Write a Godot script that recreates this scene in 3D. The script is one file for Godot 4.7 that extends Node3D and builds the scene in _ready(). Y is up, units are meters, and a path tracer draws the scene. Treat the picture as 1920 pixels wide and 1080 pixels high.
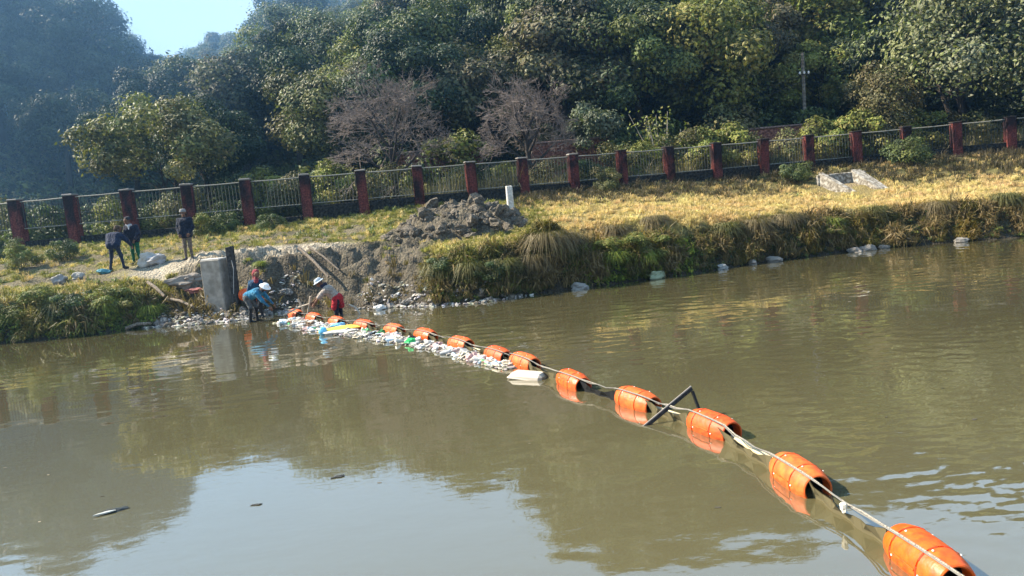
extends Node3D
# A floating litter barrier of orange buoys across a muddy river, a grassy bank with workers, a pillared fence and a wooded hill.

const V0 := Vector3.ZERO
var rng := RandomNumberGenerator.new()
var noise := FastNoiseLite.new()
var fine := FastNoiseLite.new()
var used := {}
var labels := {}

# ---------------------------------------------------------------- naming
func numbered(called: String) -> String:
	if not used.has(called):
		used[called] = 0
		return called
	used[called] += 1
	return "%s_%03d" % [called, used[called]]

func tag(o: Node, label: String, category: String, group := "", kind := ""):
	if label: o.set_meta("label", label)
	if category: o.set_meta("category", category)
	if group: o.set_meta("group", group)
	if kind: o.set_meta("kind", kind)
	return o

func root(called: String, at: Vector3, turn := 0.0) -> Node3D:
	var o := Node3D.new()
	o.name = numbered(called)
	add_child(o)
	o.position = at
	o.rotation.y = turn
	return o

func part(called: String, mesh: Mesh, mat: Material, parent: Node = null) -> MeshInstance3D:
	var o := MeshInstance3D.new()
	o.mesh = mesh
	o.material_override = mat
	if parent == null:
		o.name = numbered(called)
		add_child(o)
	else:
		o.name = called
		parent.add_child(o, true)
	return o

func copy(o: Node3D, base_name: String) -> Node3D:
	var c: Node3D = o.duplicate()
	c.name = numbered(base_name)
	add_child(c)
	return c

# ---------------------------------------------------------------- materials
func srgb(r: float, g: float, b: float) -> Color:
	return Color(r, g, b).linear_to_srgb()

func grain(seed_: int, freq: float, lo: Color, hi: Color, size := 256, octaves := 5) -> NoiseTexture2D:
	var n := FastNoiseLite.new()
	n.seed = seed_
	n.frequency = freq
	n.fractal_octaves = octaves
	var t := NoiseTexture2D.new()
	t.width = size
	t.height = size
	t.seamless = true
	t.noise = n
	var g := Gradient.new()
	g.set_color(0, lo)
	g.set_color(1, hi)
	g.set_offset(0, 0.2)
	g.set_offset(1, 0.8)
	t.color_ramp = g
	return t

func mat(r: float, g: float, b: float, rough := 0.9, spec := 0.3) -> StandardMaterial3D:
	var m := StandardMaterial3D.new()
	m.albedo_color = srgb(r, g, b)
	m.roughness = rough
	m.metallic_specular = spec
	return m

func vmat(rough := 0.9, spec := 0.3) -> StandardMaterial3D:
	var m := mat(1, 1, 1, rough, spec)
	m.vertex_color_use_as_albedo = true
	return m

func tri(m: StandardMaterial3D, tex: Texture2D, scale: float, height: Texture2D = null, amount := 0.0, world := true) -> StandardMaterial3D:
	m.uv1_triplanar = true
	m.uv1_world_triplanar = world
	m.uv1_scale = Vector3.ONE * scale
	m.albedo_texture = tex
	if height:
		m.heightmap_enabled = true
		m.heightmap_texture = height
		m.heightmap_scale = amount
	return m

func leafmat() -> StandardMaterial3D:
	var m := vmat(0.55, 0.35)
	m.backlight_enabled = true
	m.backlight = srgb(0.42, 0.5, 0.2)
	m.cull_mode = BaseMaterial3D.CULL_DISABLED
	return m

# ---------------------------------------------------------------- raw mesh arrays
class Raw:
	var v := PackedVector3Array()
	var c := PackedColorArray()
	var n := PackedVector3Array()
	var i := PackedInt32Array()
	func mesh() -> ArrayMesh:
		var a := []
		a.resize(Mesh.ARRAY_MAX)
		a[Mesh.ARRAY_VERTEX] = v
		if c.size() == v.size() and c.size() > 0: a[Mesh.ARRAY_COLOR] = c
		if n.size() == v.size() and n.size() > 0: a[Mesh.ARRAY_NORMAL] = n
		if i.size() > 0: a[Mesh.ARRAY_INDEX] = i
		var m := ArrayMesh.new()
		m.add_surface_from_arrays(Mesh.PRIMITIVE_TRIANGLES, a)
		return m
	# a tapered tube along points
	func tube(p: Array, r: Array, sides := 6, col := Color.WHITE, cap := true) -> void:
		var base := v.size()
		var up := Vector3(0.13, 0.2, 0.97)
		for k in p.size():
			var t: Vector3 = (p[mini(k + 1, p.size() - 1)] - p[maxi(k - 1, 0)]).normalized()
			var u: Vector3 = t.cross(up)
			if u.length() < 0.05: u = t.cross(Vector3(1, 0, 0))
			u = u.normalized()
			var w: Vector3 = t.cross(u).normalized()
			for s in sides:
				var a: float = TAU * s / sides
				var d: Vector3 = u * cos(a) + w * sin(a)
				v.append(p[k] + d * r[k])
				n.append(d)
				c.append(col)
		for k in p.size() - 1:
			for s in sides:
				var a0: int = base + k * sides + s
				var a1: int = base + k * sides + (s + 1) % sides
				i.append_array([a0, a0 + sides, a1, a1, a0 + sides, a1 + sides])
		if cap:
			for e in [0, p.size() - 1]:
				var first := v.size()
				var t2: Vector3 = (p[e] - p[1 if e == 0 else e - 1]).normalized()
				for s in sides:
					v.append(v[base + e * sides + s])
					n.append(t2)
					c.append(col)
				for s in range(1, sides - 1):
					if e == 0: i.append_array([first, first + s, first + s + 1])
					else: i.append_array([first, first + s + 1, first + s])

func bevel_box(size: Vector3, bev: float, jitter := 0.0, seed_ := 0) -> ArrayMesh:
	# box with chamfered edges and corners; origin in the middle of its base
	var r := RandomNumberGenerator.new()
	r.seed = seed_
	var st := SurfaceTool.new()
	st.begin(Mesh.PRIMITIVE_TRIANGLES)
	st.set_smooth_group(-1)
	var h := size / 2
	var pts := {}
	for sx in [-1, 1]:
		for sy in [-1, 1]:
			for sz in [-1, 1]:
				var j := Vector3(r.randf_range(-1, 1), r.randf_range(-1, 1), r.randf_range(-1, 1)) * jitter
				var q := Vector3(sx * h.x, sy * h.y + h.y, sz * h.z) + j
				pts[Vector3i(sx, sy, sz)] = [q - Vector3(0, sy, sz) * bev, q - Vector3(sx, 0, sz) * bev, q - Vector3(sx, sy, 0) * bev]
	var mid := Vector3(0, h.y, 0)
	var poly := func(ps: Array):
		var nn: Vector3 = (ps[1] - ps[0]).cross(ps[2] - ps[0])
		var ctr: Vector3 = (ps[0] + ps[1] + ps[2]) / 3.0 - mid
		if nn.dot(ctr) > 0: ps.reverse()
		for k in range(1, ps.size() - 1):
			st.add_vertex(ps[0]); st.add_vertex(ps[k]); st.add_vertex(ps[k + 1])
	for ax in 3:
		var b1 := (ax + 1) % 3
		var b2 := (ax + 2) % 3
		for s in [-1, 1]:
			var f := []
			for uv in [[-1, -1], [1, -1], [1, 1], [-1, 1]]:
				var key := Vector3i()
				key[ax] = s; key[b1] = uv[0]; key[b2] = uv[1]
				f.append(pts[key][ax])
			poly.call(f)
		for s1 in [-1, 1]:
			for s2 in [-1, 1]:
				var ka := Vector3i(); ka[ax] = -1; ka[b1] = s1; ka[b2] = s2
				var kb := ka; kb[ax] = 1
				poly.call([pts[ka][b1], pts[kb][b1], pts[kb][b2], pts[ka][b2]])
	for key in pts: poly.call(pts[key].duplicate())
	st.generate_normals()
	return st.commit()

func lathe(prof: Array, sides: int, closed := false) -> ArrayMesh:
	# prof: Vector2(radius, along +x)
	var st := SurfaceTool.new()
	st.begin(Mesh.PRIMITIVE_TRIANGLES)
	var m: int = prof.size() if closed else prof.size() - 1
	for k in m:
		st.set_smooth_group(-1)
		var a: Vector2 = prof[k]
		var b: Vector2 = prof[(k + 1) % prof.size()]
		var raw := []
		for s in sides + 1:
			var t := TAU * s / sides
			raw.append([Vector3(a.y, a.x * cos(t), a.x * sin(t)), Vector3(b.y, b.x * cos(t), b.x * sin(t)), t])
		var dn := Vector2(b.y - a.y, -(b.x - a.x)).normalized()  # (radial, axial)
		for s in sides:
			for q in [[s, 0], [s, 1], [s + 1, 0], [s + 1, 0], [s, 1], [s + 1, 1]]:
				var t: float = raw[q[0]][2]
				st.set_normal(Vector3(dn.y, dn.x * cos(t), dn.x * sin(t)))
				st.add_vertex(raw[q[0]][q[1]])
	return st.commit()

func lump(r: float, seed_: int, squash := Vector3.ONE, rough := 0.35, rings := 7, freq := 1.4) -> ArrayMesh:
	# an irregular rounded lump (stone, clod, crumpled bag), flat shaded facets
	var nz := FastNoiseLite.new()
	nz.seed = seed_
	nz.frequency = freq / r * 0.5
	var st := SurfaceTool.new()
	st.begin(Mesh.PRIMITIVE_TRIANGLES)
	st.set_smooth_group(-1)
	if rings >= 8: rings *= 2
	var segs := rings + 3
	var pt := func(a: int, b: int) -> Vector3:
		var th := PI * a / rings
		var ph := TAU * (b % segs) / segs
		var d := Vector3(sin(th) * cos(ph), cos(th), sin(th) * sin(ph))
		return d * r * (1.0 + rough * nz.get_noise_3dv(d * r) * 2.0) * squash
	for a in rings:
		for b in segs:
			var q := [pt.call(a, b), pt.call(a + 1, b), pt.call(a + 1, b + 1), pt.call(a, b + 1)]
			if a < rings - 1:
				st.add_vertex(q[0]); st.add_vertex(q[2]); st.add_vertex(q[1])
			if a > 0:
				st.add_vertex(q[0]); st.add_vertex(q[3]); st.add_vertex(q[2])
	st.generate_normals()
	return st.commit()

# ---------------------------------------------------------------- terrain
const SHORE := [[-60, -21.0], [-30, -21.9], [-15.4, -22.4], [-13.4, -22.5], [-11.4, -23.1], [-10.2, -23.0], [-8.6, -22.7], [-7.2, -23.7], [-6.0, -23.6], [-4.3, -22.7], [-2.5, -21.8], [-1.0, -21.6], [0.8, -22.4], [2.1, -22.7], [3.7, -23.2], [6.0, -24.0], [8.8, -25.1], [12, -25.9], [14.6, -25.8], [18, -25.3], [30, -24.4], [60, -22.5]]
# x, then (distance behind the shore, height) seven times
const PROF := [
	[-60, 0.5, 0.6, 0.9, 0.96, 2.2, 1.38, 3.7, 1.64, 6.2, 2.20, 9.4, 2.72],
	[-14.5, 0.35, 0.6, 0.8, 0.98, 2.1, 1.38, 3.7, 1.66, 6.0, 2.20, 9.2, 2.72],
	[-12.2, 0.3, 0.5, 0.7, 0.80, 1.8, 1.25, 3.2, 1.72, 5.2, 2.18, 8.9, 2.74],
	[-11.2, 0.5, 0.3, 0.9, 0.60, 1.6, 1.10, 2.3, 1.75, 5.0, 2.15, 8.7, 2.76],
	[-10.2, 0.5, 0.22, 1.0, 0.42, 1.75, 1.30, 2.3, 1.88, 4.8, 2.18, 8.9, 2.78],
	[-8.6, 0.6, 0.22, 1.1, 0.40, 1.8, 1.20, 2.3, 1.90, 5.0, 2.18, 9.4, 2.80],
	[-7.3, 0.25, 0.35, 0.5, 0.80, 0.95, 1.80, 2.2, 1.92, 5.0, 2.20, 8.6, 2.82],
	[-6.2, 0.25, 0.35, 0.5, 0.75, 1.0, 1.72, 2.3, 1.90, 5.0, 2.20, 9.0, 2.84],
	[-4.3, 0.5, 0.45, 1.0, 0.86, 2.2, 1.58, 3.2, 1.75, 5.5, 2.25, 10.3, 3.0],
	[-2.6, 0.35, 0.45, 0.9, 1.10, 1.4, 1.48, 2.9, 1.64, 6.0, 2.20, 11.8, 3.0],
	[-1.0, 0.35, 0.65, 0.8, 1.20, 1.2, 1.48, 2.9, 1.64, 5.8, 2.20, 12.5, 3.0],
	[1.2, 0.35, 0.70, 0.8, 1.30, 1.2, 1.62, 2.6, 1.80, 5.0, 2.25, 12.3, 3.0],
	[3.0, 0.4, 0.80, 0.8, 1.10, 1.6, 1.20, 2.1, 1.78, 5.0, 2.25, 12.2, 2.96],
	[5.0, 0.4, 0.75, 0.8, 1.00, 1.4, 1.20, 1.8, 1.72, 5.0, 2.10, 12.0, 2.96],
	[6.4, 0.4, 0.50, 0.9, 0.95, 1.3, 1.45, 2.0, 1.70, 5.5, 2.05, 11.6, 3.0],
	[9.0, 0.35, 0.55, 0.8, 1.05, 1.2, 1.50, 3.0, 1.72, 7.5, 2.10, 11.4, 3.0],
	[14.0, 0.35, 0.50, 0.9, 0.95, 1.4, 1.32, 3.5, 1.50, 7.5, 1.90, 11.0, 2.95],
	[17.5, 0.35, 0.50, 0.8, 0.95, 1.2, 1.30, 3.5, 1.45, 7.5, 1.85, 11.2, 2.9],
	[60, 0.35, 0.50, 0.8, 0.95, 1.2, 1.30, 3.5, 1.45, 7.5, 1.85, 12.0, 2.9]]
const RISE := [[-60, 0.04], [-47, 0.08], [-36, 0.12], [-22, 0.10], [-10, 0.05], [0, 0.0]]
const DIP := [[-0.50, 0.6], [-0.465, 0.27], [-0.44, 0.245], [-0.415, 0.225], [-0.40, 0.235], [-0.38, 0.26], [-0.31, 0.265], [-0.285, 0.30], [-0.265, 0.6]]
const RIDGE := [[-0.70, 0.41], [-0.59, 0.413], [-0.49, 0.38], [-0.435, 0.36], [-0.417, 0.33], [-0.34, 0.30], [-0.30, 0.31], [-0.27, 0.345], [-0.208, 0.33], [-0.165, 0.32], [-0.116, 0.35], [-0.093, 0.40], [-0.046, 0.38], [-0.02, 0.353], [0.037, 0.34], [0.05, 0.38], [0.08, 0.453], [0.143, 0.513], [0.33, 0.507], [0.40, 0.46], [0.6, 0.46]]
const HILL := [[-90, 0.42], [-46, 0.42], [-38, 0.40], [-30, 0.24], [-16, 0.25], [-9, 0.31], [0, 0.36], [4, 0.52], [9, 0.66], [30, 0.66], [90, 0.5]]

func lut(t: Array, x: float, col := 1) -> float:
	if x <= t[0][0]: return t[0][col]
	for k in range(1, t.size()):
		if x <= t[k][0]:
			var f: float = (x - t[k - 1][0]) / (t[k][0] - t[k - 1][0])
			return lerpf(t[k - 1][col], t[k][col], f)
	return t[-1][col]

func shore(x: float) -> float:
	return lut(SHORE, x) + 0.22 * noise.get_noise_2d(x * 9.0, 40.0) + 0.12 * fine.get_noise_2d(x * 2.0, 4.0)

func mound(x: float, z: float) -> float:
	var a := Vector2((x + 1.75) / 2.75, (z + 26.6) / 2.0).length()
	var top := 1.0 - smoothstep(0.3, 1.0, a)
	var tuft := 0.5 * (1.0 - smoothstep(0.25, 1.0, Vector2((x - 1.25) / 1.0, (z + 23.35) / 0.75).length()))
	return 0.68 * top + tuft

func smooth_ground(x: float, z: float) -> float:
	var d := shore(x) - z
	if z > 14.0: return lerpf(-0.7, 1.6, smoothstep(14.0, 24.0, z))
	if d < 0.0: return maxf(-0.75, d * 0.28)
	var y := 0.0
	var pd := 0.0
	var py := 0.0
	var found := false
	for k in 6:
		var kd := lut(PROF, x, 1 + 2 * k)
		var ky := lut(PROF, x, 2 + 2 * k)
		if d <= kd:
			y = lerpf(py, ky, (d - pd) / maxf(kd - pd, 0.01))
			found = true
			break
		pd = kd
		py = ky
	if not found:
		y = py + 0.05 * minf(d - pd, 3.0)
		var b := maxf(0.0, -z - 43.0)
		var crest := lerpf(76.0, 42.0, smoothstep(-20.0, 0.0, x)) if x > -24.0 else lerpf(22.0, 76.0, smoothstep(-38.0, -26.0, x))
		y += lut(HILL, x) * minf(b, crest) + lut(RISE, x) * clampf(b - 20.0, 0.0, 56.0) + 0.12 * lut(HILL, x) * clampf(b - crest, 0.0, 200.0)
		y += 0.9 * noise.get_noise_2d(x * 0.8, z * 0.8) * smoothstep(0.0, 12.0, b)
	return y

func soil(x: float, z: float) -> float:
	# how much a place is dug-over mud: 0 to 1
	var a := smoothstep(-11.6, -10.4, x) * (1.0 - smoothstep(-2.9, -2.0, x)) * (1.0 - smoothstep(-25.2, -26.5, z))
	var m := 1.0 if x < 0.6 and z < -24.4 and mound(x, z) > 0.04 else 0.0
	return clampf(maxf(a, m), 0.0, 1.0)

func ground(x: float, z: float) -> float:
	var y := smooth_ground(x, z)
	var d := shore(x) - z
	if d < -0.5 or d > 40.0: return y
	y += mound(x, z)
	var w := smoothstep(0.0, 0.7, d)
	var s := soil(x, z)
	y += w * (0.10 * noise.get_noise_2d(x * 14.0, z * 14.0) + 0.05 * fine.get_noise_2d(x * 9.0, z * 9.0))
	y += w * s * (0.34 * noise.get_noise_2d(x * 30.0 + 90.0, z * 30.0) + 0.20 * fine.get_noise_2d(x * 13.0, z * 13.0))
	return y

func ground_tone(x: float, z: float, y: float) -> Color:
	var d := shore(x) - z
	var k := noise.get_noise_2d(x * 12.0, z * 12.0) * 0.5 + fine.get_noise_2d(x * 6.0, z * 6.0) * 0.5
	var mud := Color(0.17, 0.145, 0.105)
	var wet := Color(0.085, 0.07, 0.05)
	var dry := Color(0.44, 0.34, 0.14)
	var green := Color(0.16, 0.17, 0.045)
	var c: Color
	if d < 0.0: return wet
	var shelf := dry if x > 2.0 else green.lerp(dry, clampf(0.45 + k, 0.0, 1.0))
	shelf = shelf.lerp(green, clampf(k * 1.6, 0.0, 0.6))
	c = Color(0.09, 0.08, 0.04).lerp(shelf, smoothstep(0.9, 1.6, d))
	if d > 6.0: c = c.lerp(Color(0.16, 0.15, 0.06), smoothstep(7.0, 11.0, d))
	c = c.lerp(mud, soil(x, z))
	# the trodden path past the concrete block
	var pth := (1.0 - smoothstep(0.5, 1.0, absf(z + 25.75 + 0.25 * noise.get_noise_2d(x * 10.0, 3.0)))) * smoothstep(-13.6, -12.2, x) * (1.0 - smoothstep(-6.2, -5.0, x))
	if x < -5.0 and d > 1.8: c = c.lerp(Color(0.23, 0.19, 0.13), smoothstep(-0.2, 0.05, noise.get_noise_2d(x * 16.0 + 20.0, z * 16.0)) * (1.0 - smoothstep(6.0, 8.0, d)) * 0.85)
	c = c.lerp(Color(0.56, 0.48, 0.36), pth * 0.9)
	if d < 0.5: c = c.lerp(wet, 1.0 - d / 0.5)
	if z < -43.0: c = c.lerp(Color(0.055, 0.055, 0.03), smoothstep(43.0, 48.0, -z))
	return c * (1.0 + 0.45 * k)

func steps(spec: Array) -> PackedFloat32Array:
	var o := PackedFloat32Array()
	for s in spec:
		var t: float = s[0]
		while t < s[1] - 0.0001:
			o.append(t)
			t += s[2]
	o.append(spec[-1][1])
	return o

func sheet(xs: PackedFloat32Array, zs: PackedFloat32Array, hf: Callable, cf = null) -> ArrayMesh:
	var w := xs.size()
	var h := zs.size()
	var r := Raw.new()
	for j in h:
		for k in w:
			var y: float = hf.call(xs[k], zs[j])
			r.v.append(Vector3(xs[k], y, zs[j]))
			if cf != null: r.c.append(cf.call(xs[k], zs[j], y))
	for j in h:
		for k in w:
			var l := r.v[j * w + maxi(k - 1, 0)]
			var g := r.v[j * w + mini(k + 1, w - 1)]
			var a := r.v[maxi(j - 1, 0) * w + k]
			var b := r.v[mini(j + 1, h - 1) * w + k]
			r.n.append((b - a).cross(g - l).normalized())
	for j in h - 1:
		for k in w - 1:
			var p := j * w + k
			r.i.append_array([p, p + 1, p + w, p + 1, p + w + 1, p + w])
	return r.mesh()

# ---------------------------------------------------------------- foliage
func leaf(r: Raw, at: Vector3, nrm: Vector3, l: float, w: float, col: Color) -> void:
	var a := nrm.cross(Vector3(rng.randf_range(-1, 1), rng.randf_range(-1, 1), rng.randf_range(-1, 1)))
	if a.length() < 0.01: a = nrm.cross(Vector3.RIGHT)
	a = a.normalized()
	var b := nrm.cross(a)
	var k := r.v.size()
	r.v.append(at - a * l * 0.5)
	r.v.append(at + b * w * 0.5 - nrm * w * 0.22)
	r.v.append(at + a * l * 0.5)
	r.v.append(at - b * w * 0.5 - nrm * w * 0.22)
	for q in 4: r.c.append(col)
	r.i.append_array([k, k + 2, k + 1, k, k + 3, k + 2])

func crown(seed_: int, rad: Vector3, lobes: int, leaves: int, size: float, tones: Array, lobe_r := 0.36, hollow := 0.55, loose := 0.0) -> ArrayMesh:
	rng.seed = seed_
	var r := Raw.new()
	var ls := []
	for k in lobes:
		var y := rng.randf_range(-0.75, 1.0)
		var ph := TAU * (k * 0.618 + rng.randf() * 0.2)
		var q := sqrt(maxf(0.0, 1.0 - y * y))
		var out := rng.randf_range(hollow, 0.92)
		var c := Vector3(q * cos(ph) * rad.x, y * rad.y, q * sin(ph) * rad.z) * out
		ls.append([c, minf(rad.x, rad.y) * lobe_r * rng.randf_range(0.6, 1.3), rng.randf_range(0.6, 1.45), rng.randi() % tones.size()])
	for k in leaves:
		var lb = ls[rng.randi() % lobes]
		var d := Vector3(rng.randfn(), rng.randfn() + 0.35, rng.randfn()) + (lb[0] as Vector3).normalized() * 0.5
		d = d.normalized()
		var rr: float = lb[1] * (rng.randf_range(0.55, 1.08) + loose * absf(rng.randfn()))
		var p: Vector3 = lb[0] + d * rr * Vector3(1.1, 0.85, 1.1)
		var nn := (d + Vector3(0, 0.2, 0) + Vector3(rng.randfn(), rng.randfn(), rng.randfn()) * 0.4).normalized()
		var tone: Color = tones[lb[3] if rng.randf() < 0.75 else rng.randi() % tones.size()]
		var s: float = size * rng.randf_range(0.65, 1.35)
		var f: float = lb[2] * rng.randf_range(0.75, 1.25)
		leaf(r, p, nn, s, s * 0.62, Color(tone.r * f, tone.g * f, tone.b * f))
	return r.mesh()

func limbs(seed_: int, height: float, thick: float, spread: float, n: int, col: Color, sides := 6, stems := 1) -> ArrayMesh:
	rng.seed = seed_
	var r := Raw.new()
	for s in stems:
		var lean := Vector3(rng.randfn() * 0.08, 0, rng.randfn() * 0.08) * (1.0 if stems == 1 else 3.0)
		var pts := []
		var rad := []
		for k in 6:
			var t := k / 5.0
			pts.append(Vector3(lean.x * height * t + 0.12 * sin(t * 5.0 + seed_), height * t - 0.25 * (1.0 - t), lean.z * height * t + 0.1 * cos(t * 4.0 + seed_)))
			rad.append(thick * (1.25 - 0.95 * t) * (1.5 if k == 0 else 1.0))
		r.tube(pts, rad, sides, col)
		for k in n:
			var t := rng.randf_range(0.4, 0.92)
			var a: Vector3 = lerp(pts[int(t * 5)], pts[mini(int(t * 5) + 1, 5)], fposmod(t * 5, 1.0))
			var ph := rng.randf() * TAU
			var e := a + Vector3(cos(ph) * spread, spread * rng.randf_range(0.35, 0.9), sin(ph) * spread) * rng.randf_range(0.6, 1.0)
			r.tube([a, a.lerp(e, 0.5) + Vector3(0, 0.18 * spread, 0), e], [thick * 0.5 * (1.2 - t), thick * 0.3 * (1.2 - t) + 0.01, 0.012], 5, col)
	return r.mesh()

func twigs(r: Raw, a: Vector3, dir: Vector3, length: float, rad: float, depth: int, col: Color) -> void:
	var e := a + dir * length
	var m := a.lerp(e, 0.5) + Vector3(rng.randfn(), rng.randfn(), rng.randfn()) * length * 0.06
	r.tube([a, m, e], [rad, rad * 0.8, rad * 0.6], 5 if rad > 0.03 else 3, col, false)
	if depth <= 0: return
	var n := 3
	for k in n:
		var d := (dir + Vector3(rng.randfn(), rng.randfn() * 0.7 + 0.12, rng.randfn()) * 0.62).normalized()
		var from := a.lerp(e, rng.randf_range(0.45, 1.0)) if k else e
		twigs(r, from, d, length * rng.randf_range(0.55, 0.85), maxf(rad * 0.58, 0.008), depth - 1, col)

func blade_clump(seed_: int, n: int, h: float, spread: float, droop: float, width: float, a: Color, b: Color) -> ArrayMesh:
	rng.seed = seed_
	var r := Raw.new()
	for k in n:
		var ph := rng.randf() * TAU
		var out := Vector3(cos(ph), 0, sin(ph))
		var side := Vector3(-out.z, 0, out.x) * width
		var base := out * spread * rng.randf() * 0.5
		var hh := h * rng.randf_range(0.55, 1.1)
		var o := spread * rng.randf_range(0.3, 1.0)
		var p1 := base + out * o * 0.35 + Vector3(0, hh * 0.65, 0)
		var p2 := base + out * o + Vector3(0, hh * (1.0 - droop * rng.randf()), 0)
		var col := a.lerp(b, rng.randf())
		var q := r.v.size()
		for p in [base - side, base + side, p1 - side * 0.8, p1 + side * 0.8, p2]:
			r.v.append(p)
			r.c.append(col)
		r.i.append_array([q, q + 1, q + 2, q + 1, q + 3, q + 2, q + 2, q + 3, q + 4])
	return r.mesh()

func scatter(called: String, mesh: Mesh, m: Material, places: Array, label: String, category: String) -> MultiMeshInstance3D:
	# places: [Transform3D, Color]
	var mm := MultiMesh.new()
	mm.transform_format = MultiMesh.TRANSFORM_3D
	mm.use_colors = true
	mm.mesh = mesh
	mm.instance_count = places.size()
	for k in places.size():
		mm.set_instance_transform(k, places[k][0])
		mm.set_instance_color(k, places[k][1])
	var o := MultiMeshInstance3D.new()
	o.multimesh = mm
	o.material_override = m
	o.name = numbered(called)
	add_child(o)
	tag(o, label, category, "", "stuff")
	return o

func spot(x: float, z: float, s: float, lean := 0.2, sink := 0.03) -> Transform3D:
	var b := Basis(Vector3.UP, rng.randf() * TAU)
	b = Basis(Vector3(rng.randfn(), 0, rng.randfn()).normalized(), rng.randf_range(0, lean)) * b
	return Transform3D(b.scaled(Vector3(s, s * rng.randf_range(0.8, 1.2), s)), Vector3(x, ground(x, z) - sink, z))

# ---------------------------------------------------------------- bodies: smooth union of tapered capsules, meshed as surface nets
func flesh(bones: Array, cell: float, k: float, r: Raw, xf := Transform3D()) -> void:
	var lo := Vector3.ONE * 1e9
	var hi := -lo
	for b in bones:
		var m: float = maxf(b[2], b[3]) + 3.0 * cell
		for e in 2:
			lo = lo.min(b[e] - Vector3.ONE * m)
			hi = hi.max(b[e] + Vector3.ONE * m)
	var nx := int((hi.x - lo.x) / cell) + 2
	var ny := int((hi.y - lo.y) / cell) + 2
	var nz := int((hi.z - lo.z) / cell) + 2
	var f := PackedFloat32Array()
	f.resize(nx * ny * nz)
	f.fill(1.0)
	var own := PackedInt32Array()
	own.resize(f.size())
	var near := PackedFloat32Array()
	near.resize(f.size())
	near.fill(9.0)
	for bi in bones.size():
		var b = bones[bi]
		var pa: Vector3 = b[0]
		var ba: Vector3 = b[1] - pa
		var ra: float = b[2]
		var dr: float = b[3] - ra
		var ll := maxf(ba.length_squared(), 1e-9)
		var m: float = maxf(b[2], b[3]) + k + 1.8 * cell
		var l0: Vector3 = ((pa.min(b[1]) - Vector3.ONE * m - lo) / cell).floor()
		var h0: Vector3 = ((pa.max(b[1]) + Vector3.ONE * m - lo) / cell).ceil()
		for z in range(maxi(0, int(l0.z)), mini(nz, int(h0.z) + 1)):
			for y in range(maxi(0, int(l0.y)), mini(ny, int(h0.y) + 1)):
				var at := (z * ny + y) * nx
				for x in range(maxi(0, int(l0.x)), mini(nx, int(h0.x) + 1)):
					var p := lo + Vector3(x, y, z) * cell - pa
					var t := clampf(p.dot(ba) / ll, 0.0, 1.0)
					var d := (p - ba * t).length() - ra - dr * t
					var g := f[at + x]
					if d < near[at + x]:
						near[at + x] = d
						own[at + x] = bi
					var h := maxf(k - absf(d - g), 0.0) / k
					f[at + x] = minf(d, g) - h * h * k * 0.25
	var idx := {}
	var sx := 1
	var sy := nx
	var sz := nx * ny
	var corners := [0, sx, sy, sx + sy, sz, sx + sz, sy + sz, sx + sy + sz]
	var cpos := [Vector3(0, 0, 0), Vector3(1, 0, 0), Vector3(0, 1, 0), Vector3(1, 1, 0), Vector3(0, 0, 1), Vector3(1, 0, 1), Vector3(0, 1, 1), Vector3(1, 1, 1)]
	var edges := [[0, 1], [2, 3], [4, 5], [6, 7], [0, 2], [1, 3], [4, 6], [5, 7], [0, 4], [1, 5], [2, 6], [3, 7]]
	for z in range(1, nz - 2):
		for y in range(1, ny - 2):
			for x in range(1, nx - 2):
				var at := z * sz + y * sy + x
				var f0 := f[at]
				if f0 > 0.9: continue
				var inside := 0
				for c in corners:
					if f[at + c] < 0.0: inside += 1
				if inside == 0 or inside == 8: continue
				var sum := V0
				var n := 0
				for e in edges:
					var a := f[at + corners[e[0]]]
					var b := f[at + corners[e[1]]]
					if (a < 0.0) != (b < 0.0):
						sum += cpos[e[0]].lerp(cpos[e[1]], a / (a - b))
						n += 1
				var p := lo + (Vector3(x, y, z) + sum / n) * cell
				var gr := Vector3(f[at + 1] + f[at + 1 + sy] + f[at + 1 + sz] + f[at + 1 + sy + sz] - f0 - f[at + sy] - f[at + sz] - f[at + sy + sz],
					f[at + sy] + f[at + sy + 1] + f[at + sy + sz] + f[at + sy + sz + 1] - f0 - f[at + 1] - f[at + sz] - f[at + 1 + sz],
					f[at + sz] + f[at + sz + 1] + f[at + sz + sy] + f[at + sz + sy + 1] - f0 - f[at + 1] - f[at + sy] - f[at + 1 + sy])
				idx[at] = r.v.size()
				r.v.append(xf * p)
				r.n.append((xf.basis * gr).normalized())
				r.c.append(bones[own[at]][4])
	var flip := xf.basis.determinant() < 0.0
	for at in idx:
		for ax in 3:
			var st: int = [sx, sy, sz][ax]
			var u: int = [sy, sz, sx][ax]
			var w: int = [sz, sx, sy][ax]
			var a := f[at]
			var b := f[at + st]
			if (a < 0.0) == (b < 0.0): continue
			if not (idx.has(at - u) and idx.has(at - w) and idx.has(at - u - w)): continue
			var q := [idx[at], idx[at - u], idx[at - u - w], idx[at - w]]
			if ((a < 0.0) == flip): r.i.append_array([q[0], q[1], q[2], q[0], q[2], q[3]])
			else: r.i.append_array([q[0], q[2], q[1], q[0], q[3], q[2]])

var head_raw: Raw
var hand_raw: Raw
const SKIN := Color(0.22, 0.115, 0.07)

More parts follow.
